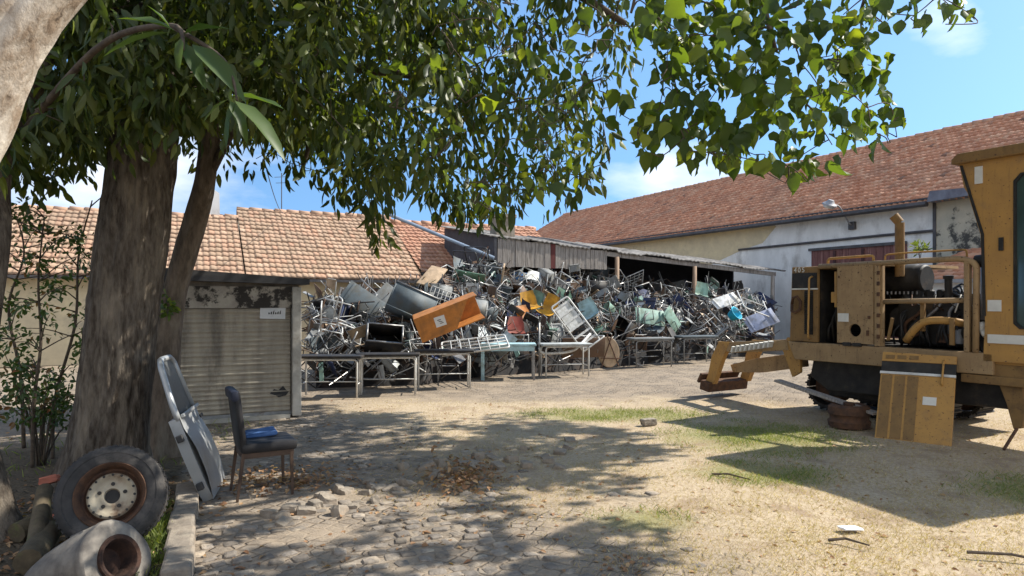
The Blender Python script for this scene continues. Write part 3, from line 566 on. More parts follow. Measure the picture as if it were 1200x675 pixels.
# exhaust stack with a cut elbow
b = MB(); b.tube([(-.02,.5,2.0),(-.02,.5,2.73)], .06, 16, caps=False); b.tube([(-.02,.5,2.73),(-.08,.46,2.83)], [.06,.062], 16, caps=False); es = part(b, 'exhaust_stack', 'yel_brown', smooth=True)
b = MB(); b.tube([(-.02,.5,2.73),(-.078,.461,2.826)], .052, 14); part(b, 'stack_bore', 'mach_black', es)
# air cleaner and engine
b = MB(); mt = Matrix.Translation((-.08,.75,1.97)) @ Matrix.Rotation(R(90),4,'Y')
b.lathe([(0,-.29),(.17,-.29),(.19,-.27),(.19,-.17),(.205,-.15),(.205,.15),(.19,.17),(.19,.27),(.17,.29),(0,.29)], 26, mt); ac = part(b, 'air_cleaner', 'mach_black', smooth='auto')
for i in range(9): b = MB(); b.tube([(-.31+.058*i,.6,1.80),(-.31+.058*i,.6,1.76)], .012, 6); part(b, 'bolt', 'steel', ac)
b = MB(); b.box((.53,.85,1.4), (1.1,.8,.62), bev=.03); b.box((.2,.9,1.68), (.62,.5,.12), bev=.02); b.box((.75,.8,1.6), (.25,.4,.22), bev=.02)
for i in range(6): b.lathe([(0,0),(.06,0),(.06,.1),(.045,.12),(0,.12)], 12, Matrix.Translation((-.02+.15*i,.68,1.7)))
b.lathe([(0,-.05),(.14,-.05),(.14,.05),(0,.05)], 20, Matrix.Translation((.0,.52,1.45)) @ Matrix.Rotation(R(90),4,'X'))
b.lathe([(0,-.05),(.1,-.05),(.1,.05),(0,.05)], 20, Matrix.Translation((.28,.52,1.3)) @ Matrix.Rotation(R(90),4,'X'))
part(b, 'engine', 'mach_black')
b = MB()
for i in range(13):
    x = .0+.078*i; b.bend([(x,.35+.03*(i%3),1.09),(x+.05*math.sin(i*2),.3,1.25+.02*(i%4)),(x+.12*math.cos(i*1.7),.4,1.42+.05*(i%3)),(x+.05,.55,1.58)], .014+.006*(i%2), .1, 6)
for i in range(5): b.bend([(.5,.55,1.72),(.6+.05*i,.5,1.8+.03*i),(.8+.03*i,.35,1.74-.03*i),(1.03,.2,1.7-.1*i)], .013, .1, 6)
part(b, 'hose', mat('black_hose', (.02,.02,.021), (.035,.034,.033), 9, .45, 0, .05), smooth=True)
for i in range(3):
    b = MB(); b.bend([(.1+.28*i,.42,1.12),(.12+.28*i,.38,1.38+.08*i),(.3+.22*i,.4,1.5+.06*i),(.34+.22*i,.5,1.7)], .02, .08, 8); part(b, 'oil_pipe', ['rust','steel','lamp_grey'][i], smooth=True)
b = MB(); b.lathe([(.1,-.015),(.125,-.02),(.125,.02),(.1,.015)], 26, Matrix.Translation((.22,.4,1.32)) @ Matrix.Rotation(R(90),4,'X'), closed=True); part(b, 'pulley_ring', 'rust')
b = MB(); b.lathe([(0,0),(.05,0),(.055,.02),(.055,.16),(.04,.18),(0,.18)], 16, Matrix.Translation((.82,.36,1.14))); part(b, 'oil_filter', 'lamp_grey', smooth='auto')
b = MB(); b.box((.62,.38,1.2), (.16,.08,.12), bev=.01); part(b, 'starter_box', 'rust')
for i in range(4):
    b = MB(); b.bend([(-.04+.3*i,.3,1.75),(.05+.26*i,.2,1.62-.04*i),(.22+.22*i,.25,1.72),(.4+.2*i,.4,1.55)], .008, .06, 6); part(b, 'wire', ['mach_black','rust','mach_black','sticker'][i], smooth=True)
b = MB(); b.tube([(.66,.4,1.72),(.66,.4,1.95)], .045, 12); b.lathe([(0,0),(.06,0),(.06,.04),(0,.05)], 12, Matrix.Translation((.66,.4,1.95))); part(b, 'filler_neck', 'mach_black', smooth='auto')
b = MB(); b.tube([(.02,.06,1.66),(1.02,.06,1.68)], .032, 9); part(b, 'cross_tube', 'yel_dull', smooth=True)
for c_, s_, r_ in (((.5,.12,1.47), (.05,.04,.36), 0),((.12,.05,1.3), (.03,.03,.3), .2),((.9,.02,1.3), (.05,.03,.32), 0)):
    b = MB(); b.box(c_, s_, rot=(0,r_,0)); part(b, 'bracket', 'yel_brown')
b = MB(); b.bend([(.3,.1,1.16),(.42,.05,1.3),(.55,.05,1.42),(.78,.06,1.44),(.98,.15,1.4)], .047, .12, 12); part(b, 'yellow_hose', 'yel', smooth=True)
b = MB(); b.box((.45,1.9,1.42), (1.6,.04,.7)); b.box((-.83,1.9,1.6), (.96,.04,1.0)); part(b, 'far_shadow_cover', 'mach_black')  # far side sheet; taller box added to fill the machine's cast shadow
# hydraulic line and parts in front of the cab
b = MB(); b.tube([(1.17,.22,1.45),(1.17,.22,2.12)], .05, 12); hc = part(b, 'cylinder', 'lamp_grey', smooth=True)
b = MB(); b.tube([(1.12,.12,2.14),(1.25,.12,2.15)], .075, 14); part(b, 'cylinder_cap', 'mach_black', hc, smooth='auto')
b = MB(); b.tube([(1.19,.1,1.42),(1.2,.08,1.33)], .045, 10); b.tube([(1.2,.08,1.33),(1.25,.06,1.27)], .035, 10); part(b, 'white_fitting', 'sticker', smooth=True)
b = MB()
for i in range(4): b.bend([(1.1+.05*i,.4,1.4-.05*i),(1.15,.15,1.2),(1.0+.1*i,.1,1.05),(1.3+.08*i,.25,.95)], .022, .1, 7)
part(b, 'hose', M['mach_black'], smooth=True)
# cab: near wall with a real window opening
cabp = [(1.25,.98),(3.3,.98),(3.3,3.3),(.99,3.3),(1.08,2.95),(1.22,2.45)]
y0 = .0; cw = 1.02
b = MB()
win = [(1.56,1.42),(1.62,1.36),(2.75,1.36),(2.81,1.42),(2.81,3.02),(2.74,3.1),(1.63,3.1),(1.56,3.02)]
def cab_wall(b, ya, yb):
    b.prism([(1.25,.98),(3.3,.98),(3.3,1.36),(1.62,1.36),(1.56,1.42),(1.27,1.42)], 'y', ya, yb)
    b.prism([(1.27,1.42),(1.56,1.42),(1.56,3.02),(1.04,3.02),(1.08,2.95),(1.22,2.45)], 'y', ya, yb)
    b.prism([(2.81,1.36),(3.3,1.36),(3.3,3.3),(2.81,3.3)], 'y', ya, yb)
    b.prism([(1.04,3.02),(1.56,3.02),(1.63,3.1),(2.81,3.1),(2.81,3.3),(.99,3.3)], 'y', ya, yb)
cab_wall(b, 0, .06); cab_wall(b, cw-.06, cw)
b.prism([(1.22,.98),(1.25,.98),(1.25,1.42),(1.24,1.45)], 'y', .06, cw-.06)
b.box((2.3,cw/2,.97), (2.0,cw-.12,.05))
b.prism([(1.25,1.0),(1.28,1.0),(1.28,1.7),(1.25,1.7)], 'y', .06, cw-.06)
cab = part(b, 'cab', 'yel')
b = MB(); b.prism([(.93,3.3),(3.36,3.3),(3.36,3.37),(3.3,3.42),(1.0,3.42),(.93,3.36)], 'y', -.07, cw+.07); part(b, 'cab_roof', 'yel_brown', cab, bev=.012)
b = MB(); b.prism([(1.58,1.44),(1.64,1.38),(2.73,1.38),(2.79,1.44),(2.79,3.0),(2.72,3.08),(1.65,3.08),(1.58,3.0)], 'y', .025, .035); part(b, 'window', 'glass', cab)
b = MB(); 
k = len(win)
inn = [(2.185+(x-2.185)*.965, 2.23+(z-2.23)*.975) for x, z in win]
for i in range(k):
    j = (i+1) % k; b.prism([win[i], win[j], inn[j], inn[i]], 'y', -.008, .024)
part(b, 'window_seal', 'mach_black', cab)
b = MB(); b.prism([(1.0,3.28),(1.09,2.95),(1.23,2.45),(1.25,1.5),(1.28,1.5),(1.26,2.45),(1.12,2.95),(1.03,3.28)], 'y', -.012, .0); part(b, 'edge_seal', 'mach_black', cab)
for c_, s_ in (((1.205,-.006,3.14), (.085,.01,.2)),((1.37,-.006,1.62), (.14,.01,.13)),((1.5,-.006,1.24), (.4,.01,.1))):
    b = MB(); b.box(c_, s_); part(b, 'sticker', 'sticker', cab)
b = MB(); b.box((1.44,-.012,2.32), (.05,.02,.15), bev=.006); part(b, 'door_latch', 'mach_black', cab)
b = MB(); b.prism([(1.7,1.0),(2.3,1.0),(2.3,1.45),(1.95,1.55),(1.9,2.2),(1.72,2.25)], 'y', .3, .75); part(b, 'seat', 'mach_black', cab, bev=.04)
b = MB(); b.prism([(1.28,.97),(1.58,.97),(1.64,.5),(1.62,.25),(1.52,.22),(1.45,.5)], 'y', .08, .2); part(b, 'cab_mount', 'yel_brown', bev=.012)
b = MB(); b.tube([(1.57,.05,.24),(1.53,-.15,.02)], .018, 8); part(b, 'stay_rod', 'rust')
b = MB(); b.box((1.45,.04,.76), (.9,.06,.1), bev=.01); b.box((2.2,.2,.85), (1.9,.3,.2), bev=.02); part(b, 'cab_beam', 'yel_brown')
b = MB(); b.tube([(2.0,.16,.55),(2.0,.3,.55)], .1, 16); b.tube([(1.9,.12,.7),(2.02,.14,.4)], .03, 8); part(b, 'pulley', 'lamp_grey', smooth='auto')
# undercarriage: two crawler tracks and the turntable
def track(yc):
    b = MB(); L_ = 1.4; r = .29; zc = .36; n = 44; per = 2*L_+2*PI*r
    t = thing('track', None, None); t.parent = ex; t.location = (-.5,yc,0)
    for i in range(n):
        s = per*i/n
        if s < L_: x, z, a = -L_/2+s, zc+r, 0
        elif s < L_+PI*r: w_ = (s-L_)/r; x, z, a = L_/2+r*math.sin(w_), zc+r*math.cos(w_), w_
        elif s < 2*L_+PI*r: x, z, a = L_/2-(s-L_-PI*r), zc-r, PI
        else: w_ = (s-2*L_-PI*r)/r; x, z, a = -L_/2-r*math.sin(w_), zc-r*math.cos(w_), PI+w_
        b.box((x,0,z), (per/n*.9,.46,.05), rot=(0,a,0)); b.box((x+.03*math.sin(a),0,z+.03*math.cos(a)), (.025,.46,.05), rot=(0,a,0))
    b.build('track_belt', M['mach_black'], t)
    b = MB(); b.box((0,0,zc), (L_,.3,.26), bev=.02); b.build('track_frame', M['mach_black'], t)
    for x in (-L_/2, L_/2): 
        q = MB(); q.lathe([(0,-.12),(.24,-.12),(.25,-.05),(.25,.05),(.24,.12),(0,.12)], 20, Matrix.Translation((x,0,zc)) @ Matrix.Rotation(R(90),4,'X')); q.build('idler', M['rust'], t, smooth='auto')
track(.8); track(1.8)
b = MB(); b.prism([(-1.15,.8),(1.62,.84),(1.66,.6),(1.5,.42),(.4,.4),(-.9,.36),(-1.2,.55)], 'y', .22, .5); part(b, 'belly_shade_plate', 'mach_black', bev=.02)  # black plate added to stand for the shade under the deck
b = MB(); b.lathe([(0,.3),(.5,.3),(.5,.8),(0,.8)], 28, Matrix.Translation((-.1,1.15,0))); b.box((-.4,1.3,.4), (.8,1.0,.22)); part(b, 'turntable', 'mach_black')
# blade arm reaching out at the rear, with a hooked foot
b = MB(); b.prism([(-1.28,1.03),(-1.28,.6),(-1.42,.52),(-1.62,.98),(-1.5,1.12)], 'y', .1, .16); b.box((-1.45,.56,.9), (.08,.82,.08)); b.prism([(-1.28,1.03),(-1.28,.6),(-1.42,.52),(-1.62,.98),(-1.5,1.12)], 'y', .95, 1.01)
arm = part(b, 'blade_arm', 'yel', bev=.008)
b = MB()
for y in (.14,.98): b.prism([(-1.5,1.08),(-1.48,.92),(-2.6,.8),(-2.86,.86),(-2.9,.98),(-2.65,.98)], 'y', y-.045, y+.045)
b.box((-2.2,.56,.9), (.09,.8,.09)); b.box((-1.8,.56,.93), (.07,.8,.07)); b.prism([(-1.45,.88),(-1.42,.66),(-2.2,.5),(-2.75,.46),(-2.8,.58),(-2.3,.72)], 'y', .3, .5); part(b, 'arm_beam', 'yel_dull', arm, bev=.008)
for y in (.14,.98):
    b = MB(); b.prism([(-2.62,.98),(-2.86,.98),(-3.02,.72),(-3.1,.42),(-3.16,.26),(-2.98,.24),(-2.9,.42),(-2.8,.66)], 'y', y-.05, y+.05); part(b, 'arm_shank', 'yel', arm, bev=.008)
b = MB(); b.box((-3.12,.5,.2), (.22,.95,.17), rot=(0,.15,0), bev=.015); b.box((-3.24,.5,.33), (.05,.95,.18), rot=(0,.5,0), bev=.01); part(b, 'foot', 'rust', arm)
b = MB(); b.tube([(-1.4,.56,.82),(-2.1,.56,.72)], .055, 12); b.tube([(-2.1,.56,.72),(-2.95,.56,.55)], .03, 10); part(b, 'ram', 'mach_black', arm, smooth=True)
b = MB()
for i in range(9): b.box((-1.75-.09*i,.02,1.0-.016*i), (.03,.1,.1), rot=(0,.3,0))
part(b, 'tooth_rack', 'sticker', arm)

# ------------------------------------------------------------------ panel leaning on the excavator
pl = thing('engine_cover', 'yellow engine cover with brown stripes leaning against the excavator, black band near its top', 'panel',
           mtx=frame((4.40,8.28,0), (.62,-.515,0), (.24,.42,1.05)))
b = MB(); b.prism([(0,.0),(.79,.0),(.79,.83),(0,.84)], 'z', -.02, .03); cov = b.build('cover_sheet', M['yel'], pl, bev=.008)
b = MB(); b.prism([(.0,1.0),(.79,1.0),(.79,1.1),(0,1.12)], 'z', -.02, .03); top = b.build('top_strip', M['yel'], pl, bev=.006)
b = MB()
for i in range(3): b.box((.09+.13*i,1.055,.032), (.1,.05,.008))
b.build('vent', M['yel_brown'], top)
b = MB(); b.prism([(.0,.85),(.79,.84),(.79,1.0),(0,1.0)], 'z', -.015, .02); b.build('black_band', M['mach_black'], pl)
b = MB(); b.box((.395,.845,.03), (.8,.03,.03)); b.build('white_edge', M['white_metal'], pl)
for i in range(3):
    b = MB(); b.prism([(.02+.14*i,.02),(.135+.14*i,.02),(.135+.14*i,.815),(.02+.14*i,.815)], 'z', .03, .034); b.build('stripe', M['yel_brown'], pl)
b = MB(); b.box((.545,.52,.033), (.14,.1,.006)); b.build('sticker', M['sticker'], pl)
b = MB(); b.bend([(.66,.72,.03),(.66,.76,.06),(.665,1.0,.06),(.665,1.04,.03)], .012, .03); b.build('handle', M['yel'], pl, smooth=True)

# rusty drum under the machine and the plank beside it
dm = thing('rusty_drum', 'squat rusty brown drum on the grass under the rear of the excavator', 'drum', (4.42,8.95,.0), .3)
b = MB(); b.lathe([(.0,.02),(.2,.0),(.25,.03),(.26,.1),(.235,.13),(.235,.17),(.26,.2),(.25,.29),(.2,.32),(.19,.3),(.0,.28)], 26); b.build('drum_body', M['rust'], dm, smooth='auto')
b = MB(); b.lathe([(.0,.285),(.07,.285),(.07,.34),(.0,.35)], 14); b.build('hub', M['rust'], dm, smooth='auto')
p0 = Vector((4.0,9.9,.42)); p1 = Vector((4.62,8.78,.2))
b = MB(); v = p1-p0
pk = MB().box((0,0,0), (v.length+.25,.14,.035), bev=.004).build('loose_plank', M['wood'], None); pk.location = (p0+p1)/2+Vector((-.05,.0,.06)); pk.rotation_euler = (0, math.asin(-v.z/v.length), math.atan2(v.y, v.x))
tag(pk, 'thin grey plank lying across the rusty drum under the excavator', 'plank')
# ------------------------------------------------------------------ things in the left foreground
def wheel_():
    c = Vector((-2.77,4.74,.325)); ax = Vector((.30,-.86,.36)).normalized()
    x = Vector((.9,.32,0)); y = ax.cross(x)
    t = thing('van_wheel', 'old tyre on a dirty cream steel rim leaning against the big trunk', 'wheel', mtx=frame(c, x, y))
    # lathe axis = local z = ax
    prof = [(.21,-.085),(.222,-.1),(.26,-.112),(.30,-.112),(.325,-.095),(.338,-.075),(.339,-.045),(.331,-.043),(.331,-.037),(.341,-.035),(.342,-.005),(.333,-.003),(.333,.003),(.342,.005),(.341,.035),(.331,.037),(.331,.043),(.339,.045),(.338,.075),(.325,.095),(.30,.113),(.285,.114),(.282,.11),(.26,.112),(.232,.104),(.222,.1),(.21,.085)]
    b = MB(); b.lathe(prof, 56)
    for i in range(56):                            # tread blocks
        a = 2*PI*i/56
        for z in (-.06, .06): b.box((.339*math.cos(a),.339*math.sin(a),z), (.012,.024,.034), rot=(0,0,a))
    b.build('tyre', M['rubber'], t, smooth='auto')
    b = MB(); b.lathe([(.212,-.085),(.212,.08),(.222,.098),(.214,.1),(.2,.085),(.192,.05),(.185,.02),(.172,.012),(.165,.025),(.148,.052),(.138,.058),(.128,.05),(.112,.036),(.095,.03),(.072,.034),(.062,.038),(.052,.036),(.046,.02),(.046,-.02)], 48)
    rim = b.build('rim', M['rimcream'], t, smooth='auto')
    b = MB(); b.lathe([(.213,.088),(.222,.102),(.216,.106),(.2,.088),(.192,.053),(.185,.024),(.172,.016),(.166,.026),(.154,.045)], 48, Matrix.Translation((0,0,.002))); b.build('rust_ring', M['rust'], rim, smooth='auto')
    for i in range(16):
        a = 2*PI*i/16; b = MB(); b.lathe([(0,0),(.0085,0),(.0085,.006),(0,.006)], 10, Matrix.Translation((.1415*math.cos(a),.1415*math.sin(a),.054)))
        b.build('vent_hole', M['mach_black'], rim)
    for i in range(5):
        a = 2*PI*i/5+.3; b = MB(); b.lathe([(0,0),(.013,0),(.013,.006),(0,.006)], 12, Matrix.Translation((.082*math.cos(a),.082*math.sin(a),.0335))); b.build('bolt_hole', M['mach_black'], rim)
    b = MB(); b.lathe([(0,0),(.047,0),(.047,.004),(0,.004)], 20, Matrix.Translation((0,0,.015))); b.build('hub_hole', M['mach_black'], rim)
wheel_()
M['rust_dark'] = mat('dark_rust_crust', (.07,.035,.022), (.025,.015,.012), 16, .95, 0, .5)
M['casting'] = mat('dirty_grey_casting', (.24,.215,.18), (.12,.105,.09), 7, .9, 0, .5, (.07,.06,.05), 3, (.5,.66))
def chunk_():
    t = thing('engine_casing', 'rounded grey cast drum with a round rusty hole lying in front of the tyre', 'casting', (-2.4,4.1,0))
    ax = Vector((.86,-.3,.42)).normalized(); c = Vector((.05,-.02,.15)); m = frame(c, ax.orthogonal(), ax.cross(ax.orthogonal()))
    if (m.to_3x3() @ Vector((0,0,1))).dot(ax) < 0: m = m @ Matrix.Rotation(PI, 4, 'X')
    prof = [(.14,-.62),(.2,-.58),(.225,-.45),(.235,-.3),(.23,-.12),(.222,-.1),(.222,-.07),(.232,-.05),(.23,-.015),(.215,.0),(.15,.008),(.135,.004)]
    b = MB(); b.lathe(prof, 40, m)
    for i, v in enumerate(b.v):
        v = Vector(v); b.v[i] = tuple(v+.02*Vector((mnoise.noise(v*5),mnoise.noise(v*5+Vector((9,0,0))),mnoise.noise(v*5+Vector((0,9,0)))))+Vector((0,0,.006*mnoise.noise(v*22))))
    b.build('casing', M['casting'], t, smooth='auto')
    b = MB(); b.lathe([(.138,-.02),(.138,.016),(.128,.022),(.112,.016),(.104,-.002),(.1,-.05),(.085,-.1),(0,-.11)], 30, m); b.build('hole_rim', M['rust_dark'], t, smooth='auto')
    b = MB(); b.box(m @ Vector((0,0,-.33))+Vector((-.02,.02,.235)), (.3,.05,.035), rot=(.1,-.35,-.75), bev=.012); b.build('flange', M['casting'], t)
chunk_()
# kerb stones
P0 = Vector((-1.98,4.05,0)); P1 = Vector((-2.86,6.02,0)); kd = (P1-P0); n = 5
kl = ['nearest the viewer', 'second from the viewer', 'in the middle of the row', 'just before the car door', 'under the car door end']
for i in range(n):
    c = P0+kd*(i+.5)/n; b = MB(); b.box((0,0,.01), (kd.length/n-.015,.17,.19), bev=.018)
    for j, v in enumerate(b.v): b.v[j] = (v[0]+.008*mnoise.noise((v[0]*9,v[1]*9,i)), v[1]+.008*mnoise.noise((v[0]*9,v[1]*9,i+7)), v[2]+.008*mnoise.noise((v[0]*9,v[1]*9,i+3)))
    o = b.build('kerb_stone', M['stone'], None); o.location = c+Vector((random.uniform(-.012,.012),0,random.uniform(-.02,.01))); o.rotation_euler = (R(random.uniform(-2,2)),R(random.uniform(-2,2)),math.atan2(kd.y,kd.x)+R(random.uniform(-2.5,2.5)))
    tag(o, 'worn grey kerb stone right of the tyre, '+kl[i], 'kerb stone', 'kerb stones beside the tyre')
# logs and bricks
def log(p0, p1, r, label):
    b = MB(); p0 = Vector(p0); p1 = Vector(p1); pts = [p0.lerp(p1, t)+Vector((.012*mnoise.noise((t*3,r,1)),.012*mnoise.noise((t*3,r,5)),.012*mnoise.noise((t*3,r,8)))) for t in np.linspace(0,1,9)]
    b.tube(pts, [r*(1+.1*mnoise.noise((t*4,r*30,2))) for t in np.linspace(0,1,9)], 12); tag(b.build('log', M['moss'], None, smooth='auto'), label, 'log', 'old logs by the left tree')
log((-3.45,4.75,.07),(-3.3,5.5,.16),.07,'mossy log lying left of the tyre, closest to the tree foot')
log((-3.05,4.35,.06),(-3.42,5.0,.3),.055,'short mossy log propped up on the others left of the tyre')
log((-2.98,4.2,.08),(-3.2,4.72,.09),.08,'thick mossy log lying behind the grey casting')
def lump(name, loc, size, seed, m, rot=(0,0,0)):
    bm = bmesh.new(); bmesh.ops.create_cube(bm, size=1); bmesh.ops.subdivide_edges(bm, edges=bm.edges[:], cuts=3, use_grid_fill=True)
    for v in bm.verts:
        c = v.co.copy(); s = c.normalized()*.62; q = c.lerp(s, .28)
        q += Vector((mnoise.noise(c*2+Vector((seed,0,0))), mnoise.noise(c*2+Vector((0,seed,3))), mnoise.noise(c*2+Vector((5,0,seed)))))*.11
        v.co = Vector((q.x*size[0], q.y*size[1], q.z*size[2]))
    bm.verts.index_update(); b = MB(); b.add([v.co.copy() for v in bm.verts], [[v.index for v in f.verts] for f in bm.faces]); bm.free()
    o = b.build(name, m, None, smooth=False); o.location = loc; o.rotation_euler = rot; return o
for loc, lab, s in (((-3.02,4.6,.27),'broken red and white brick piece resting on the logs beside the tyre',3),((-3.42,5.05,.36),'broken red brick piece lying on the uppermost log near the left tree',9)):
    tag(lump('brick', loc, (.12,.075,.055), s, M['brick'], (.3,.2,.7+s)), lab, 'brick')

# car door leaning against the slender trunk
def car_door():
    B0 = Vector((-2.53,5.70,.01)); B1 = Vector((-2.72,6.42,.01)); T0 = Vector((-3.0,5.84,1.13)); m = frame(B0, B1-B0, T0-B0)
    t = thing('car_door', 'silver car door with a dark window standing on end beside the chair', 'car door', mtx=m)
    Wd = .66; Hh = 1.24; belt = .74
    o = [(0.03,0),(Wd-.02,.02),(Wd,.15),(Wd-.01,.5),(Wd-.02,belt),(-.02,belt),(-.035,.45),(-.02,.12)]
    b = MB(); nn = 9                              # bulged outer skin
    sk = MB(); vs = []
    for j in range(nn):
        for i in range(nn):
            u = i/(nn-1); v = j/(nn-1); x = -.03*math.sin(v*PI*.7)+(Wd+.01)*u; y = belt*v
            vs.append((x, y, .035+.045*math.sin(PI*min(1,v*1.15))*.9+.008*(v > .55)))
    sk.add(vs, [(j*nn+i, j*nn+i+1, (j+1)*nn+i+1, (j+1)*nn+i) for j in range(nn-1) for i in range(nn-1)])
    sk.prism(o, 'z', -.05, .035); sk.build('door_skin', M['silver'], t, smooth='auto')
    fr = [(0,belt-.02),(.0,belt+.1),(.13,Hh-.06),(.2,Hh),(Wd-.12,Hh),(Wd-.05,Hh-.05),(Wd-.03,belt-.02)]
    b.bend([(p[0],p[1],.02) for p in fr], .026, .07, 8); b.build('window_frame', M['silver'], t, smooth=True)
    b = MB(); b.prism([(.02,belt),(.03,belt+.1),(.14,Hh-.07),(.21,Hh-.02),(Wd-.13,Hh-.02),(Wd-.06,Hh-.06),(Wd-.05,belt)], 'z', .012, .018); b.build('window', mat('dusty_dark_glass', (.06,.065,.066), (.1,.105,.1), 12, .3, 0, .02, spec=.6), t)
    b = MB(); b.box((Wd/2,belt+.005,.06), (Wd-.03,.03,.03), bev=.006); b.build('belt_strip', M['silver'], t)
    b = MB(); b.box((Wd-.12,belt-.09,.08), (.11,.03,.012), bev=.004); b.build('handle', M['mach_black'], t)
    for y in (.15,.58): b = MB(); b.box((-.04,y,-.01), (.06,.06,.05), bev=.006); b.build('hinge', M['dark_paint'], t)
    b = MB(); b.prism([(.1,.12),(Wd-.1,.12),(Wd-.1,.6),(.1,.6)], 'z', -.07, -.045); b.build('inner_trim', M['leather'], t)
car_door()
# black chair
M['leather_navy'] = mat('worn_navy_leather', (.014,.018,.034), (.03,.034,.05), 8, .6, 0, .2)
ck = thing('leather_chair', 'worn black upholstered chair standing beside the silver car door', 'chair', (-2.17,5.98,0), R(30))
# local x = forward, y = left
for y in (-.19,.19):
    b = MB(); b.tube([(.2,y,0),(.19,y,.4)], [.014,.02], 4); b.build('leg', M['legwood'], ck)
    b = MB(); b.tube([(-.25,y,0),(-.2,y,.4)], [.014,.02], 4); b.build('leg', M['legwood'], ck)
b = MB(); b.box((0,0,.38), (.42,.4,.05)); b.build('seat_frame', M['legwood'], ck)
b = MB(); b.box((.01,0,.44), (.46,.44,.09), bev=.03); b.build('seat', M['leather'], ck, smooth='auto')
b = MB(); b.box((-.225,0,.68), (.055,.42,.5), rot=(0,R(-7),0), bev=.022); b.build('backrest', M['leather'], ck, smooth='auto')
b = MB(); b.box((-.265,0,.885), (.06,.43,.09), rot=(0,R(-7),0), bev=.02); b.build('top_rail', M['leather_navy'], ck, smooth='auto')
cs = MB(); cs.box((0,0,0), (.27,.22,.04), bev=.018); o = cs.build('cushion', M['cushion'], None, smooth='auto'); o.location = (-2.25,6.1,.503); o.rotation_euler = (R(3),R(-4),R(28)); tag(o, 'flat blue cushion lying on the black chair seat', 'cushion')

# loose setts in a row across the yard
sl = []
path = [(318,606),(350,596),(385,588),(420,580),(460,572),(505,556),(545,552),(590,548),(640,540),(668,532)]
for i in range(40):
    u = i/39*(len(path)-1); k = min(int(u), len(path)-2); f = u-k
    x = path[k][0]*(1-f)+path[k+1][0]*f+random.gauss(0,5); y = path[k][1]*(1-f)+path[k+1][1]*f+random.gauss(0,7)
    sl.append((x, y))
sl += [(500,549),(512,546),(470,566),(398,602),(440,588)]
sl.sort()
ORD = ['first','second','third','fourth','fifth','sixth','seventh','eighth','ninth','tenth','eleventh','twelfth','thirteenth','fourteenth','fifteenth','sixteenth','seventeenth','eighteenth','nineteenth','twentieth']
ORD += ['twenty-'+o for o in ORD[:9]]+['thirtieth']+['thirty-'+o for o in ORD[:9]]+['fortieth']+['forty-'+o for o in ORD[:9]]
for i, (x, y) in enumerate(sl):
    p = G(x, y); big = 1.25 if 495 < x < 515 else 1
    sz = (random.uniform(.08,.17)*big, random.uniform(.07,.13)*big, random.uniform(.07,.11)*big)
    o = lump('loose_sett', (p.x, p.y, gz(p.x,p.y)+sz[2]*random.uniform(-.22,.16)), sz, i*1.7, M['stone'], (random.uniform(-.35,.35),random.uniform(-.35,.35),random.uniform(0,3)))
    tag(o, 'loose grey paving stone, %s from the left in the row across the yard' % ORD[i], 'paving stone', 'loose paving stones in a row')
# litter
o = lump('paper_scrap', (2.48,5.0,.02), (.17,.08,.014), 4, M['paper'], (0,.1,.3)); tag(o, 'crumpled white paper scrap on the dry grass at the lower right', 'litter')
o = lump('clod', (1.85,9.25,.03), (.2,.12,.09), 8, M['concrete'], (0,0,.4)); tag(o, 'small pale stone at the left edge of the machine shadow', 'stone')
for a, c, lab in (((3.0,4.5,.03),(3.55,4.25,.02),'thin dead stick on the dry grass in the lower right corner'),((2.2,4.75,.02),(2.42,4.62,.03),'short dead stick near the paper scrap on the dry grass'),((1.9,6.5,.03),(2.2,6.3,.03),'dead twig lying in the machine shadow')):
    b = MB(); a = Vector(a); c = Vector(c); b.tube([a, a.lerp(c,.4)+Vector((.02,.03,.015)), c], [.012,.01,.005], 6); tag(b.build('stick', M['twig'], None), lab, 'stick')

# ------------------------------------------------------------------ the furniture heap
INV = lambda xs_, ys_: (lambda x: float(np.interp(x, xs_, ys_)))
yF = INV([355,490,560,627,715,800,910],[12.4,13.0,14.3,15.0,16.4,17.8,20.2])      # depth of the foot of the heap by photo column
yB = INV([355,450,520,570,620,700,760,850,905],[15.2,16.6,18.0,19.6,21.4,22.8,23.6,24.4,24.6])
tp = INV([355,375,400,450,490,520,550,575,600,640,690,715,760,800,830,870,905],[352,350,348,342,336,326,306,306,320,318,316,322,332,338,334,342,352])   # photo row of its top
def heap(x, s, dz=0):
    a, c = yF(x), yB(x); zt = 1.7+(350-tp(x))/F*c
    Y = a+(c-a)*s; z = (.28+(zt-.28)*min(1, s**.85)); return Vector(((x-600)/F*Y, Y, max(.05, z+dz)))
# core of the heap; its near-black colour paints the shade in the gaps
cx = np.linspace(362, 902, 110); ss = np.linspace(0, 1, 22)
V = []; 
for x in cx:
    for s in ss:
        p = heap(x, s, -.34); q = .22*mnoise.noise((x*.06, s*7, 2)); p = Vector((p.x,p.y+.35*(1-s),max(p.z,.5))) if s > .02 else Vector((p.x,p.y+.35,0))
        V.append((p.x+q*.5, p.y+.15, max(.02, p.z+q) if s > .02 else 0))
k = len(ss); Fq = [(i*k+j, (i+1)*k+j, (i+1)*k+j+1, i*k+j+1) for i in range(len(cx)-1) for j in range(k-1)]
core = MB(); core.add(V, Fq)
hs = tag(core.build('scrap_heap', mat('heap_gap_shade', (.012,.012,.013), (.03,.027,.025), 5, .9, 0, .8, (.06,.04,.028), 4, (.52,.7)), None, fix=False), kind='stuff')
tg = MB(); tm = [M['steel'],M['rust'],M['white_metal'],M['dark_paint'],M['grey_paint'],M['brown'],M['mint'],M['navy'],M['tan']]
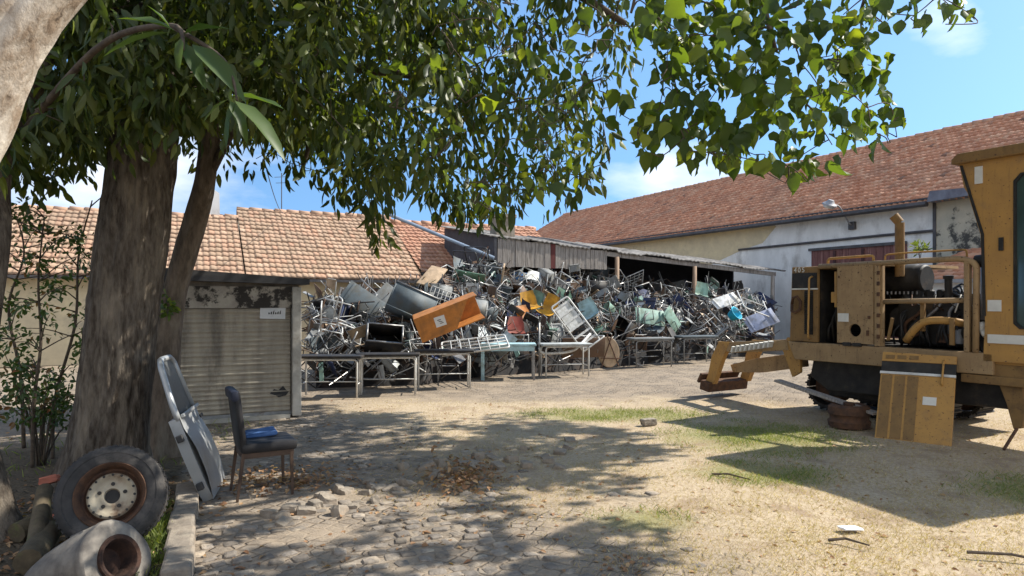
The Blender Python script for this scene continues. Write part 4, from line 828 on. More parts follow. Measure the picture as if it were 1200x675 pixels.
for i in range(2100):                             # splintered tubes, slats and rods no one could count
    x = random.uniform(360, 905); s = random.random()**.8; p = heap(x, s, random.uniform(-.2,.16)); d = Vector((random.gauss(0,1),random.gauss(0,.7),random.gauss(0,.7))).normalized()*random.uniform(.12,.5)
    tg.cur = random.choice([0,0,0,1,1,1,2,2,3,3,4,5])
    if p.z-abs(d.z) < .03: p.z = abs(d.z)+.03
    if random.random() < .72:
        e = Vector((random.gauss(0,1),random.gauss(0,1),random.gauss(0,1)))*.08
        tg.tube([p-d, p+e, p+d] if random.random() < .4 else [p-d, p+d], random.uniform(.007,.014), 5)
    else:
        tg.cur = random.choice([0,2,4,5,6,7,8,3]); tg.box(p, (random.uniform(.1,.4),random.uniform(.06,.2),.014), rot=(random.uniform(-3,3),random.uniform(-3,3),random.uniform(-3,3)))
tg.build('tangle', tm, hs, fix=False); bpy.data.objects['tangle']['kind'] = 'stuff'

CACHE = {}
def proto(key, fn):
    if key not in CACHE: CACHE[key] = fn()
    return CACHE[key]
def shape(key, fn):                               # a mesh made once; its material is set on each object
    def mk():
        b = MB(); fn(b); o = b.build(key, M['grey'], None, smooth='auto'); me = o.data; mods = o.modifiers
        bpy.data.objects.remove(o); return me
    return proto(key, mk)
def put(name, key, fn, m, parent):
    me = shape(key, fn); o = bpy.data.objects.new(name, me); COL.objects.link(o); o.parent = parent
    o.material_slots[0].link = 'OBJECT'; o.material_slots[0].material = M[m]; return o
RT = .0115
def f_side(b):
    for y in (-.19,.19): b.bend([(.2,y,0),(.19,y,.43),(-.17,y,.44),(-.22,y,0)], RT, .05, 7)
    b.tube([(.19,-.19,.42),(.19,.19,.42)], RT, 7); b.tube([(-.18,-.19,.3),(-.18,.19,.3)], RT, 7)
def f_back(b): b.bend([(-.17,-.19,.42),(-.24,-.19,.82),(-.24,.19,.82),(-.17,.19,.42)], RT, .06, 7)
def f_seat(b):
    n = 7; vs = []
    for z in (0,.016):
        for i in range(n):
            for j in range(n):
                x = -.19+.4*i/(n-1); y = -.19+.38*j/(n-1); vs.append((x, y, .445+z+.02*((2*j/(n-1)-1)**2)-.03*max(0,(i-4)/2)**2*.5))
    m_ = n*n; fs = [(i*n+j, (i+1)*n+j, (i+1)*n+j+1, i*n+j+1) for i in range(n-1) for j in range(n-1)]
    b.add(vs, [tuple(reversed(f)) for f in fs]+[tuple(q+m_ for q in f) for f in fs])
    rim = [i*n for i in range(n)]+[(n-1)*n+j for j in range(1,n)]+[i*n+n-1 for i in range(n-2,-1,-1)]+[j for j in range(n-2,0,-1)]
    b.add(vs, [(rim[i], rim[(i+1)%len(rim)], rim[(i+1)%len(rim)]+m_, rim[i]+m_) for i in range(len(rim))])
def f_rest(b):
    n = 7; vs = []
    for t in (0,.014):
        for i in range(3):
            for j in range(n): v = 2*j/(n-1)-1; vs.append((-.205-.07*i/2*.9-t+.03*v*v, .2*v, .6+.22*i/2))
    m_ = 3*n; fs = [(i*n+j, (i+1)*n+j, (i+1)*n+j+1, i*n+j+1) for i in range(2) for j in range(n-1)]
    b.add(vs, fs+[tuple(q+m_ for q in reversed(f)) for f in fs])
def f_shell(b):                                   # moulded plastic seat shell
    nv, nh = 11, 8; vs = []
    for t in (0, .012):
        for i in range(nv):
            u = i/(nv-1)
            if u < .5: x = .2-.36*u/.5; z = .44-.03*math.sin(u*2*PI)
            else: q = (u-.5)/.5; x = -.16-.1*q; z = .44+.38*q
            if .42 < u < .6: x += .01; z += .015
            for j in range(nh):
                v = 2*j/(nh-1)-1; hw = .2*(1-.12*(u > .85)); vs.append((x-t*.7+.03*v*v*(u > .5), hw*v, z+.03*v*v*(u <= .5)+t*.7))
    m_ = nv*nh; fs = [(i*nh+j, (i+1)*nh+j, (i+1)*nh+j+1, i*nh+j+1) for i in range(nv-1) for j in range(nh-1)]
    b.add(vs, fs+[tuple(q+m_ for q in reversed(f)) for f in fs])
def f_top(b): b.box((0,0,.722), (1.15,.5,.046), bev=.006)
def f_uleg(b): b.bend([(-.5,-.2,0),(-.5,-.2,.675),(.5,-.2,.675),(.5,-.2,0)], .018, .07, 8)
def f_uleg2(b): b.bend([(-.5,.2,0),(-.5,.2,.675),(.5,.2,.675),(.5,.2,0)], .018, .07, 8)
def f_rail(b):
    for x in (-.5,.5): b.tube([(x,-.2,.24),(x,.2,.24)], .011, 7)
    b.tube([(-.5,.2,.24),(.5,.2,.24)], .011, 7)
def f_grid(b):
    b.bend([(-.5,-.35,0),(.5,-.35,0),(.5,.35,0),(-.5,.35,0),(-.5,-.36,0)], .014, .05, 7)
def f_wire(b):
    for i in range(1,7): b.tube([(-.5+i/7,-.35,0),(-.5+i/7,.35,0)], .008, 5)
    for i in range(1,4): b.tube([(-.5,-.35+.7*i/4,0),(.5,-.35+.7*i/4,0)], .008, 5)
def f_board(b): b.box((0,0,.012), (.8,.45,.02), bev=.004)
def f_batten(b): b.box((.3,0,.034), (.05,.4,.024), bev=.004)
def f_batten2(b): b.box((-.3,0,.034), (.05,.4,.024), bev=.004)
def f_box(b):
    w_, d, h = .7, .42, .4; t = .02
    b.box((0,0,t/2), (w_,d,t)); b.box((-w_/2+t/2,0,h/2+t/2), (t,d,h-t)); b.box((w_/2-t/2,0,h/2+t/2), (t,d,h-t)); b.box((0,-d/2+t/2,h/2+t/2), (w_-2*t-.002,t,h-t)); b.box((0,d/2-t/2,h/2+t/2), (w_-2*t-.002,t,h-t))
def f_boxrim(b):
    for y in (-.2,.2): b.box((0,y,.41), (.7,.03,.02))
    for x in (-.335,.335): b.box((x,0,.411), (.03,.37,.02))
def f_basin(b): b.lathe([(0,.0),(.14,.0),(.2,.22),(.225,.225),(.225,.24),(.19,.235),(.13,.02),(0,.02)], 22)
def f_bhandle(b): b.tube([(.2*math.cos(a),.0,.23+.12*math.sin(a)) for a in np.linspace(0,PI,11)], .006, 5)
HEAPG = 'discarded furniture in the heap'
def mk_chair(t, fc, sc):
    put('frame', 'chair_legs', f_side, fc, t); put('back_frame', 'chair_back', f_back, fc, t)
    if sc: put('seat', 'chair_seat', f_seat, sc, t); put('backrest', 'chair_rest', f_rest, sc, t)
def mk_shell(t, fc, sc): put('frame', 'chair_legs', f_side, fc, t); put('seat_shell', 'shell', f_shell, sc, t)
def mk_desk(t, fc, sc):
    put('tabletop', 'desk_top', f_top, sc, t); put('leg_frame', 'desk_leg_front', f_uleg, fc, t); put('leg_frame', 'desk_leg_rear', f_uleg2, fc, t); put('rail', 'desk_rail', f_rail, fc, t)
def mk_bare(t, fc, sc):
    put('leg_frame', 'desk_leg_front', f_uleg, fc, t); put('leg_frame', 'desk_leg_rear', f_uleg2, fc, t); put('rail', 'desk_rail', f_rail, fc, t)
def mk_grid(t, fc, sc): put('rim', 'grid_rim', f_grid, fc, t); put('mesh', 'grid_wire', f_wire, fc, t)
def mk_board(t, fc, sc): put('panel', 'board_panel', f_board, sc, t); put('batten', 'board_batten', f_batten, sc, t); put('batten', 'board_batten_b', f_batten2, sc, t)
def mk_box(t, fc, sc): put('body', 'box_body', f_box, sc, t); put('rim', 'box_rim', f_boxrim, fc, t)
def mk_basin(t, fc, sc): put('bowl', 'basin_bowl', f_basin, sc, t); put('handle', 'basin_handle', f_bhandle, fc, t)
KIND = dict(chair=(mk_chair,(.44,.4,.84),'school_chair','chair'), shell=(mk_shell,(.44,.4,.84),'plastic_chair','chair'), frame=(mk_chair,(.44,.4,.84),'chair_frame','chair'),
            desk=(mk_desk,(1.15,.5,.74),'school_desk','desk'), bare=(mk_bare,(1.0,.4,.73),'table_frame','table'), grid=(mk_grid,(1,.7,.03),'wire_rack','rack'),
            board=(mk_board,(.8,.45,.05),'wooden_panel','panel'), box=(mk_box,(.7,.42,.42),'open_crate','crate'), basin=(mk_basin,(.45,.45,.24),'metal_basin','basin'))
CNAME = dict(steel='bare steel', white_metal='white', grey_paint='grey', dark_paint='dark', rust='rusty', pale='off-white', tan='tan', slate='slate grey', sky='light blue', lilac='grey-blue', mint='mint green')
cn_ = lambda c: CNAME.get(c, c)
MARKS = [('orange cabinet',530,376),('blue table',592,412),('shed post',724,350),('kiosk',352,400),('mint panels',762,372),('turquoise tray',860,369),('plank front',630,290),('round board',715,415),('lattice stretcher',665,378),('dark crates',458,385),('yellow shells',628,366),('excavator',915,380),('house eave',440,330)]
ITEMS = []
def place(kind, fc, sc, pos, eul, scale=1.0, phrase=None, fixed=None):
    fn, (dx,dy,dz_), nm_, cat = KIND[kind]
    m = Euler(eul).to_matrix() if not isinstance(eul, Matrix) else eul
    cs_ = [m @ (Vector((sx*dx/2, sy*dy/2, sz*dz_))*scale) for sx in (-1,1) for sy in (-1,1) for sz in (0,1)]
    ctr = m @ Vector((0,0,dz_/2*scale)); loc = Vector(pos)-ctr
    lo = min(c.z for c in cs_)+loc.z
    if lo < .015: loc.z += .015-lo
    t = thing(nm_, None, cat, group=HEAPG if not fixed else None); t.location = loc; t.rotation_euler = m.to_euler(); t.scale = (scale,)*3
    fn(t, fc, sc)
    up = m[2][2]
    pose = {'board': 'lying flat' if abs(up) > .75 else 'standing on edge' if abs(up) < .35 else 'slanted', 'grid': 'lying flat' if abs(up) > .75 else 'standing on edge' if abs(up) < .35 else 'slanted'}.get(kind) or ('upright' if up > .82 else 'upside down' if up < -.5 else 'on its side' if abs(up) < .4 else 'tilted')
    ITEMS.append((t, kind, fc, sc, pose, Vector(pos), phrase, fixed)); return t
def rr(p): 
    r = random.random()
    if r < .2: return (random.gauss(0,.2), random.gauss(0,.2), random.uniform(0,6.3))
    if r < .42: return (PI+random.gauss(0,.35), random.gauss(0,.35), random.uniform(0,6.3))
    if r < .7: return (PI/2*random.choice((1,-1))+random.gauss(0,.35), random.gauss(0,.4), random.uniform(0,6.3))
    return (random.uniform(-1.2,1.2), random.uniform(-1.2,1.2), random.uniform(0,6.3))
FR = ['steel','steel','steel','white_metal','grey_paint','grey_paint','dark_paint','dark_paint','rust']
SEAT = ['grey','grey','slate','slate','black','black','black','mint','green','navy','navy','brown','brown','brown','pale','grey','grey','tan']
ncol = 38
for ci in range(ncol):
    for ri in range(7):
        x = 368+(ci+random.uniform(.1,.9))*(532/ncol); s = (ri+random.uniform(.1,.9))/7
        if ri == 0 and random.random() < .55: continue
        if x > 600 and ri >= 5 and random.random() < .12: continue
        if abs(x-530) < 30 and .2 < s < .55: continue
        k = random.choices(['chair','frame','shell','desk','bare','grid','board','box','basin'], [34,17,13,6,6,4,11,6,3])[0]
        fc = random.choice(FR); sc = random.choice(SEAT)
        if k == 'shell': sc = random.choice(['white','pale','grey','slate','mint','navy','brown','black'])
        if k == 'frame': sc = None
        if k == 'box': sc = random.choice(['slate','black','brown','grey']); fc = 'steel'
        p = heap(x, s, .06)
        place(k, fc, sc, p, rr(p), random.uniform(.86,1.02))
# things one can pick out in the photograph
place('shell','steel','yellow', W(624,362,17.2), (.2,.1,-1.2), 1.05, 'yellow plastic chair shell on steel legs facing the yard', 1)
place('shell','rust','yellow', W(640,366,17.0), (-.4,.3,-2.2), 1.0, 'yellow plastic chair toppled right of the other yellow chair', 1)
place('shell','steel','orange', W(619,374,16.6), (.1,-.2,-1.0), .95, 'orange plastic chair in front of the yellow chairs', 1)
place('shell','white_metal','red', W(607,392,15.6), (0,0,-1.3), 1.0, 'red plastic chair with white legs above the blue table', 1)
place('basin','steel','white', W(625,326,20.2), (PI-.3,.2,0), 1.35, 'white metal basin upside down under the plank front', 1)
place('board','steel','blue', W(609,324,20.3), (PI/2-.2,.1,.3), .6, 'blue board standing under the left end of the plank front', 1)
place('board','steel','mint', W(762,371,18.6), (PI/2-.5,.15,.2), 1.05, 'mint green board slanted right of the tall shed post', 1)
place('board','steel','mint', W(788,374,18.8), (PI/2-.2,.9,.5), .85, 'smaller mint green board tipped up right of the larger one', 1)
place('basin','steel','turquoise', W(860,369,19.4), (.9,.5,.4), .95, 'bright turquoise tray in the right part of the heap', 1)
place('board','steel','lilac', W(892,375,19.8), (PI/2-.6,-.35,.1), 1.15, 'long grey-blue board near the right end of the heap', 1)
place('shell','steel','mint', W(824,348,20.5), (-.2,.1,-1.4), 1.05, 'mint green plastic chair upright under the small shed post', 1)
place('shell','steel','sky', W(693,372,17.2), (.5,.2,-1.8), 1.1, 'light blue plastic chair left of the tall shed post', 1)
place('box','steel','slate', W(482,357,14.3), (-.25,.42,.15), 1.35, 'large dark open cabinet tilted above left of the orange cabinet', 1)
place('box','steel','black', W(450,397,13.2), (.95,.1,.25), 1.0, 'black open crate below left of the orange cabinet', 1)
place('grid','white_metal',None, W(519,351,14.6), (1.25,.35,.2), .62, 'white wire rack standing behind the orange cabinet', 1)
place('board','steel','slate', W(425,352,14.6), (PI/2-.4,.6,.2), 1.1, 'dark grey panel slanting down left of the large dark cabinet', 1)
place('frame','white_metal',None, W(388,385,13.3), (.3,.2,.3), 1.15, 'white tubular chair frame stacked beside the kiosk', 1)
place('frame','white_metal',None, W(404,380,13.4), (.2,.35,.5), 1.15, 'white tubular chair frame leaning right of the one by the kiosk', 1)
place('grid','white_metal',None, W(556,403,13.6), (.22,-.12,.1), 1.3, 'white slatted rack lying in front of the orange cabinet', 1)
place('bare','white_metal',None, W(878,362,20.0), (2.4,.3,.4), 1.0, 'white tubular table frame upside down at the right end of the heap', 1)
place('board','steel','white', W(850,352,20.3), (PI/2-.9,-.3,.2), 1.0, 'white board sloping in the right part of the heap', 1)
# the row of desks along the front
for fc, sc, px, Y, rz, lab in (('white_metal','black',388,11.75,.03,'black topped desk with pale legs beside the kiosk'),('white_metal','black',455,12.15,.1,'black topped desk with pale legs, second from the kiosk'),
                          ('white_metal','black',520,13.0,.16,'black topped desk with pale legs left of the blue table'),('white_metal','pale',662,14.9,.22,'off-white topped table with white legs right of the blue table'),
                          ('grey_paint','grey',762,17.0,.3,'grey topped table with bent legs right of the round tan board'),('grey_paint','slate',815,17.9,.35,'slate topped table at the right end of the front row')):
    place(*('desk', fc, sc), Vector(((px-600)/F*Y, Y, .37)), (0,0,rz), .96, lab, 1)
# labels of everything in the heap
def where(p):
    x, y = pix(p); n_, mx_, my_ = min(MARKS, key=lambda q: (q[1]-x)**2+((q[2]-y)*1.4)**2); dx, dy = x-mx_, y-my_
    rel = ('right of' if dx > 0 else 'left of') if abs(dx) > abs(dy)*1.1 else ('above' if dy < 0 else 'below'); return f'{rel} the {n_}'
bylab = {}
KN = dict(chair='{s} chair, {f} legs,', frame='seatless {f} chair frame', shell='{s} plastic chair', desk='{s} topped desk', bare='topless {f} table frame', grid='{f} wire rack', board='{s} panel', box='{s} open crate', basin='{s} metal basin')
for it in ITEMS:
    t, kind, fc, sc, pose, pos, phrase, fixed = it
    lab = phrase if fixed else KN[kind].format(s=cn_(sc) if sc else '', f=cn_(fc))+' '+pose+' '+where(pos)
    bylab.setdefault(lab, []).append(it)
NTH = ['leftmost','second from left','third from left','fourth from left','fifth from left','sixth from left','seventh from left']
for lab, its in bylab.items():
    if len(its) == 1: its[0][0]['label'] = lab; continue
    its.sort(key=lambda q: pix(q[5])[0])
    for i, q in enumerate(its): q[0]['label'] = lab+', '+NTH[i]

# orange cabinet lying on its back
oc = thing('orange_cabinet', 'orange wooden cabinet with a white paper on its side, tilted on the heap', 'cabinet', mtx=frame(W(495,402,12.6), Vector((.92,.12,.36)), Vector((-.15,.95,.12))))
w_, d, h = 1.25, .6, .47; t_ = .02
b = MB(); b.prism([(0,0),(.55*w_,0),(.86*w_,h),(0,h)], 'y', 0, t_); b.box((w_/2,d-t_/2,h/2), (w_,t_,h)); b.box((w_/2,d/2,t_/2), (w_,d-2*t_-.002,t_)); b.box((t_/2,d/2,h/2+t_/2), (t_,d-2*t_-.002,h-t_)); b.box((w_/2,d/2,h-t_/2), (w_,d-2*t_-.002,t_)); b.build('carcass', M['orange'], oc, bev=.003)
b = MB(); b.box((.36*w_,-.004,.26), (.2,.006,.19), rot=(0,.06,0)); pp = b.build('paper', M['paper'], oc)
b = MB(); 
for i in range(3): b.box((.35*w_+.015*i,-.009,.29-.035*i), (.07,.003,.012), rot=(0,.06+.3*(i == 1),0))
b.build('paper_print', M['ink'], pp)
b = MB(); b.box((.5*w_,d/2,h/2), (.018,d-.045,h-.045)); b.build('shelf', M['tan'], oc)
# blue table
bt = thing('blue_table', 'pale blue wooden table with one solid side panel in front of the heap', 'table', (-.08,14.45,0), .02)
b = MB(); b.box((0,0,.735), (1.16,.55,.045), bev=.006); b.build('tabletop', M['sky'], bt)
b = MB(); b.box((0,-.255,.66), (1.08,.02,.1)); b.build('apron', M['sky'], bt)
b = MB(); b.box((-.555,0,.355), (.03,.5,.71)); b.build('side_panel', M['sky'], bt)
for x, y in ((-.52,-.24),(.53,-.24),(.53,.24)):
    b = MB(); b.box((x,y,.35), (.045,.045,.7), bev=.004); b.build('leg', M['sky'] if x < 0 else M['steel'], bt)
# white lattice stretcher leaning on the heap
sv = thing('lattice_stretcher', 'white slatted stretcher frame leaning steeply left of the round tan board', 'stretcher', mtx=frame(W(684,412,15.6), Vector((-.52,.1,.70)), Vector((.75,.3,.45))))
b = MB(); b.bend([(0,0,0),(1.25,0,0),(1.25,.5,0),(0,.5,0),(0,-.02,0)], .022, .06, 8); b.build('frame', M['white_metal'], sv, smooth=True)
b = MB()
for i in range(6): b.box((.15+.2*i,.25,.0), (.05,.46,.015))
b.build('slat', M['white_metal'], sv)
b = MB(); b.box((.85,.25,.02), (.55,.4,.025), bev=.005); b.build('cushion_board', M['white'], sv)
b = MB(); b.bend([(.1,0,-.02),(.0,.0,-.35),(.0,.5,-.35),(.1,.5,-.02)], .016, .06); b.build('leg', M['white_metal'], sv, smooth=True)
tr = thing('bent_rail', 'long white bent tube rail with a tall upright in front of the heap', 'rail', W(632,441,14.75))
b = MB(); b.bend([(0,0,0),(0,0,1.16)], .02, .05); b.build('upright', M['steel'], tr, smooth=True)
b = MB(); b.bend([(0,0,.62),(.02,.0,.53),(.12,.0,.49),(.55,.1,.5),(.8,.15,.56),(1.15,.4,.9)], .028, .1); b.build('rail', M['white_metal'], tr, smooth=True)
# round tan board with crossed sticks
rb = thing('round_board', 'round tan board standing on edge below the tall shed post', 'board', mtx=frame(W(714,432,16.3)+Vector((0,0,.03)), Vector((1,.1,0)), Vector((0,.25,1))))
b = MB(); b.lathe([(0,-.025),(.36,-.025),(.37,-.015),(.37,.015),(.36,.025),(0,.025)], 32, Matrix.Translation((0,.37,0)) @ Matrix.Scale(.72,4,(1,0,0))); b.build('disc', M['tan'], rb)
for a, c, lab in (((-.2,.0),(.1,.78),'thin brown stick crossing the round tan board to the right'),((.22,.02),(-.03,.8),'thin brown stick crossing the round tan board to the left'),((-.2,.22),(.28,.2),'thin brown bar lying level across the round tan board')):
    q = rb.matrix_world if False else frame(W(714,432,16.3)+Vector((0,0,.03)), Vector((1,.1,0)), Vector((0,.25,1)))
    b = MB(); b.tube([q @ Vector((a[0],a[1],.05)), q @ Vector((c[0],c[1],.06))], .014, 6); tag(b.build('brown_stick', M['rust'], None), lab, 'stick')
# ------------------------------------------------------------------ trees
SH = {'slender': ((.22,.4),(.5,.48),(.8,.26)), 'broad': ((.06,.24),(.22,.5),(.42,.49),(.62,.35),(.84,.1)), 'oval': ((.16,.34),(.45,.5),(.76,.34))}
def leaves(name, C, D, Nn, Ln, Wn, m, parent, shape='slender', curl=.12):
    C = np.asarray(C); D = np.asarray(D); Nn = np.asarray(Nn); Ln = np.asarray(Ln)[:,None]; Wn = np.asarray(Wn)[:,None]
    D = D/np.linalg.norm(D, axis=1)[:,None]; S = np.cross(D, Nn); S /= np.linalg.norm(S, axis=1)[:,None]+1e-9; U = np.cross(S, D)
    st = SH[shape]; K = len(st); rows = [C]; n = len(C); jl = rng.uniform(.86,1.12,(n,1)); wf = rng.uniform(-.22,.22,(n,1))
    for i, (t, wd) in enumerate(st):
        m_ = C+D*Ln*t-U*Ln*curl*1.6*t*t; up = U*Wn*(.16+.05*math.sin(i*2.2))
        rows += [m_+S*Wn*wd*jl+up+U*Wn*wf*(i % 2), m_, m_-S*Wn*wd*(2-jl)+up-U*Wn*wf*(i % 2)]
    V = np.stack(rows+[C+D*Ln-U*Ln*curl*1.6], 1); o = np.arange(n)[:,None,None]*(3*K+2); tri = [[0,2,1],[0,3,2]]
    for i in range(K-1):
        a = 1+3*i; tri += [[a,a+1,a+4],[a,a+4,a+3],[a+1,a+2,a+5],[a+1,a+5,a+4]]
    a = 1+3*(K-1); e = 3*K+1; tri += [[a,a+1,e],[a+1,a+2,e]]; tri = np.array(tri)
    return np_mesh(name, V.reshape(-1,3), (tri[None]+o).reshape(-1,3), m, parent, smooth=True)
def unit(v): return v/(np.linalg.norm(v, axis=-1, keepdims=True)+1e-9)
def clump(c, r, n, droop=1.0, ln=(.09,.15), ratio=.36, squash=.9, sp=1.0):
    p = rng.normal(0, 1, (n,3)); p = unit(p)*(rng.random((n,1))**.5)*r; p[:,2] *= squash
    d = unit(unit(p)*.6+np.array([0,0,-droop])+rng.normal(0,.45*sp,(n,3)))
    nn = unit(rng.normal(0,1,(n,3))+np.array([0,0,.6]))
    l = rng.uniform(*ln, n); return p+np.asarray(c), d, nn, l, l*ratio*rng.uniform(.8,1.2,n)
for px_, py_, Y_, r_ in ((156,415,5.85,.1),(150,450,5.85,.09),(140,490,5.85,.1),(162,372,5.9,.07),(128,510,5.8,.07),(240,505,6.0,.12),(228,475,6.0,.08),(335,468,9.8,.14),(352,385,9.8,.16),(265,425,9.9,.2),(305,355,9.8,.15),(300,440,9.9,.12),(240,400,10,.12),
                       (172,570,4.7,.09),(95,575,4.7,.06),(150,545,4.75,.07),(128,590,4.65,.07),(110,622,4.15,.09),(70,650,4.1,.07),(140,650,4.05,.05),(30,600,4.8,.06),(215,600,5.4,.08),(213,640,4.7,.08),(185,640,4.6,.1),(40,400,16.5,.9),(20,430,16.5,.7),(70,370,16.5,.5),(312,520,6.1,.05),(60,470,10.5,.35),(222,300,7.3,.1),(214,345,7.3,.08),(240,232,7.3,.09),(203,400,7.3,.07)):
    WIN.append((W(px_,py_,Y_), r_))
for i in range(60): WIN.append((G(random.uniform(200,760), random.uniform(480,680)), random.uniform(.04,.13)))
for x_, y_, r_ in ((280,640,.16),(250,618,.12),(330,655,.12),(460,640,.17),(500,622,.14),(540,640,.1),(420,655,.12),(560,605,.12),(600,590,.12),(440,505,.16),(350,500,.14),(300,560,.14),(620,640,.08),(390,530,.1),(480,470,.3),(540,470,.3),(600,475,.3)): WIN.append((G(x_,y_), r_))
r_w = random.Random(21)
for i in range(60): WIN.append((W(r_w.uniform(480,1070), r_w.uniform(10,235), r_w.uniform(4.2,6.8)), r_w.uniform(.1,.24)))
for i in range(14): WIN.append((W(r_w.uniform(330,520), r_w.uniform(90,240), r_w.uniform(5.4,7.5)), r_w.uniform(.07,.15)))
def sunlit(a, parent):
    C = a[0]+np.array(parent.location)[None]; keep = np.ones(len(C), bool); S = np.array(SUN)
    for p, r in WIN:
        q = C-np.array(p)[None]; t = q @ S; d = np.linalg.norm(q-t[:,None]*S[None], axis=1); keep &= ~((d < r) & (t > .25))
    return [v[keep] for v in a]
class Crown:
    def __init__(s): s.a = [[],[],[],[],[]]
    def add(s, t):
        for i in range(5): s.a[i].append(t[i])
    def build(s, name, m, parent, shape, curl=.12): 
        a = [np.concatenate(q) for q in s.a]; a = sunlit(a, parent); return leaves(name, *a, m, parent, shape, curl)
def smooth_path(pts, k=6):
    pts = [Vector(p) for p in pts]; out = []
    for i in range(len(pts)-1):
        p0 = pts[max(i-1,0)]; p1 = pts[i]; p2 = pts[i+1]; p3 = pts[min(i+2,len(pts)-1)]
        for j in range(k):
            t = j/k; out.append(.5*((2*p1)+(-p0+p2)*t+(2*p0-5*p1+4*p2-p3)*t*t+(-p0+3*p1-3*p2+p3)*t**3))
    out.append(pts[-1]); return out
def trunk_mesh(b, pts, rad, n=22, k=8, lump=.06, seed=0, fl=0, ridge=0):
    P = smooth_path(pts, k); m = len(P); rs = [float(np.interp(i/(m-1), np.linspace(0,1,len(rad)), rad)) for i in range(m)]
    o = len(b.v); b.tube(P, rs, n)
    for i in range(o, len(b.v)):
        v = Vector(b.v[i]); c = P[min((i-o)//n, m-1)]; r = v-c; a = math.atan2(r.y, r.x)
        q = mnoise.noise((math.cos(a)*1.6+seed, math.sin(a)*1.6, v.z*.9))*lump+mnoise.noise((math.cos(a)*5+seed, math.sin(a)*5, v.z*3))*lump*.35
        rd = (1-2*abs(mnoise.noise((math.cos(a)*5.5+seed, math.sin(a)*5.5, v.z*1.3))))*ridge+mnoise.noise((math.cos(a)*14, math.sin(a)*14+seed, v.z*6))*ridge*.8 if ridge else 0
        r = r+r.normalized()*rd; fz = fl*math.exp(-max(0,v.z)/.28)*(1+.5*math.sin(a*5+seed)); b.v[i] = tuple(c+r*(1+q*2+fz))
class Limbs:
    def __init__(s): s.b = MB(); s.pts = []
    def limb(s, pts, r0, r1):
        P = smooth_path(pts, 6); n = len(P); s.b.tube(P, [r0+(r1-r0)*i/(n-1) for i in range(n)], 9); s.pts += [(p, r0+(r1-r0)*i/(n-1)) for i, p in enumerate(P)]
    def twig(s, c, r=.007):
        c = Vector(c); p, pr = min(s.pts, key=lambda q: (q[0]-c).length+.5*max(0,c.z-q[0].z)); d = (c-p).length
        mid = p.lerp(c,.5)+Vector((random.gauss(0,.06),random.gauss(0,.06),.12*d+random.gauss(0,.05))); P = smooth_path([p, mid, c], 4); n = len(P)
        r0 = min(max(pr*.8,.004), .006+.009*d); rs = [r0+(r*.5-r0)*i/(n-1) for i in range(n)]; s.b.tube(P, rs, 5); s.pts += list(zip(P[1:], rs[1:]))
# --- the big dark trunk and its drooping crown
bt_ = thing('broad_tree', 'big tree with a thick dark trunk and dense drooping crown on the left', 'tree', (-3.42,6.15,0))
B0 = Vector(bt_.location)
def loc_(p, o): return Vector(p)-o
b = MB(); tp_ = [W(118,560,6.15), W(133,470,6.15), W(142,380,6.17), W(153,290,6.2), W(165,200,6.25), W(176,110,6.3), W(186,20,6.35)]
tp_[0].z = -.08
trunk_mesh(b, [p-B0 for p in tp_], [.325,.29,.275,.28,.265,.255,.25], 120, 30, .035, 3, .34, .016)
b.build('trunk', M['bark'], bt_, smooth=True)
lb = Limbs(); top = tp_[-1]-B0; o = B0
for pts, r0, r1 in (([tp_[-2], (-3.2,6.3,5.2), (-2.4,6.6,6.6), (-1.0,7.2,7.6)], .3, .08),
                    ([tp_[-1], (-2.5,6.6,4.9), (-1.2,7.0,5.3), (.2,7.3,5.2), (1.2,7.2,4.6)], .17, .03),
                    ([tp_[-2], (-3.8,6.8,4.2), (-4.8,7.2,5.2), (-6,7.6,5.6)], .16, .04),
                    ([tp_[-1], (-2.9,7.3,4.4), (-2.0,8.4,4.8), (-.8,9.2,4.7)], .13, .03),
                    ([tp_[-1], (-2.7,5.8,4.5), (-1.7,5.3,5.0), (-.4,5.2,5.0), (.5,5.4,4.4)], .12, .025),
                    ([(-2.9,7.3,4.4),(-1.9,7.0,4.1),(-.9,6.8,3.9),(-.1,6.7,3.6)], .07, .015),
                    ([tp_[-1],(-3.6,5.4,4.2),(-4.0,4.8,4.4)], .1, .03)):
    lb.limb([Vector(p)-o for p in pts], r0, r1)
bot = lambda x: float(np.interp(x, [-80,20,60,100,180,205,230,300,350,400,430,470,520,560,600,640,690,715,735], [235,215,205,185,185,168,160,170,185,215,240,210,238,250,234,220,203,150,90]))
cr = Crown(); nmade = 0
for i in range(5200):
    x = random.uniform(-80,735); y = random.uniform(-240,250); Y = random.uniform(4.9,9.6); rpx = .26/Y*F
    if y > bot(x)-rpx*.55: continue
    dens = 1.0 if x < 380 else .86 if x < 560 else .66
    if y < -60: dens *= .55
    if mnoise.noise((x*.018, y*.022, Y*.5)) < (-.42 if x < 300 else -.22 if x < 500 else -.05): continue
    if random.random() > dens*.5: continue
    c = W(x, y, Y); r = random.uniform(.18,.34)
    cr.add(clump(c-B0, r, int(34*(r/.28)**1.6*random.uniform(.8,1.2)), 1.1, (.1,.18), .33, 1.15)); nmade += 1
    if i % 2 == 0: lb.twig(c-B0)
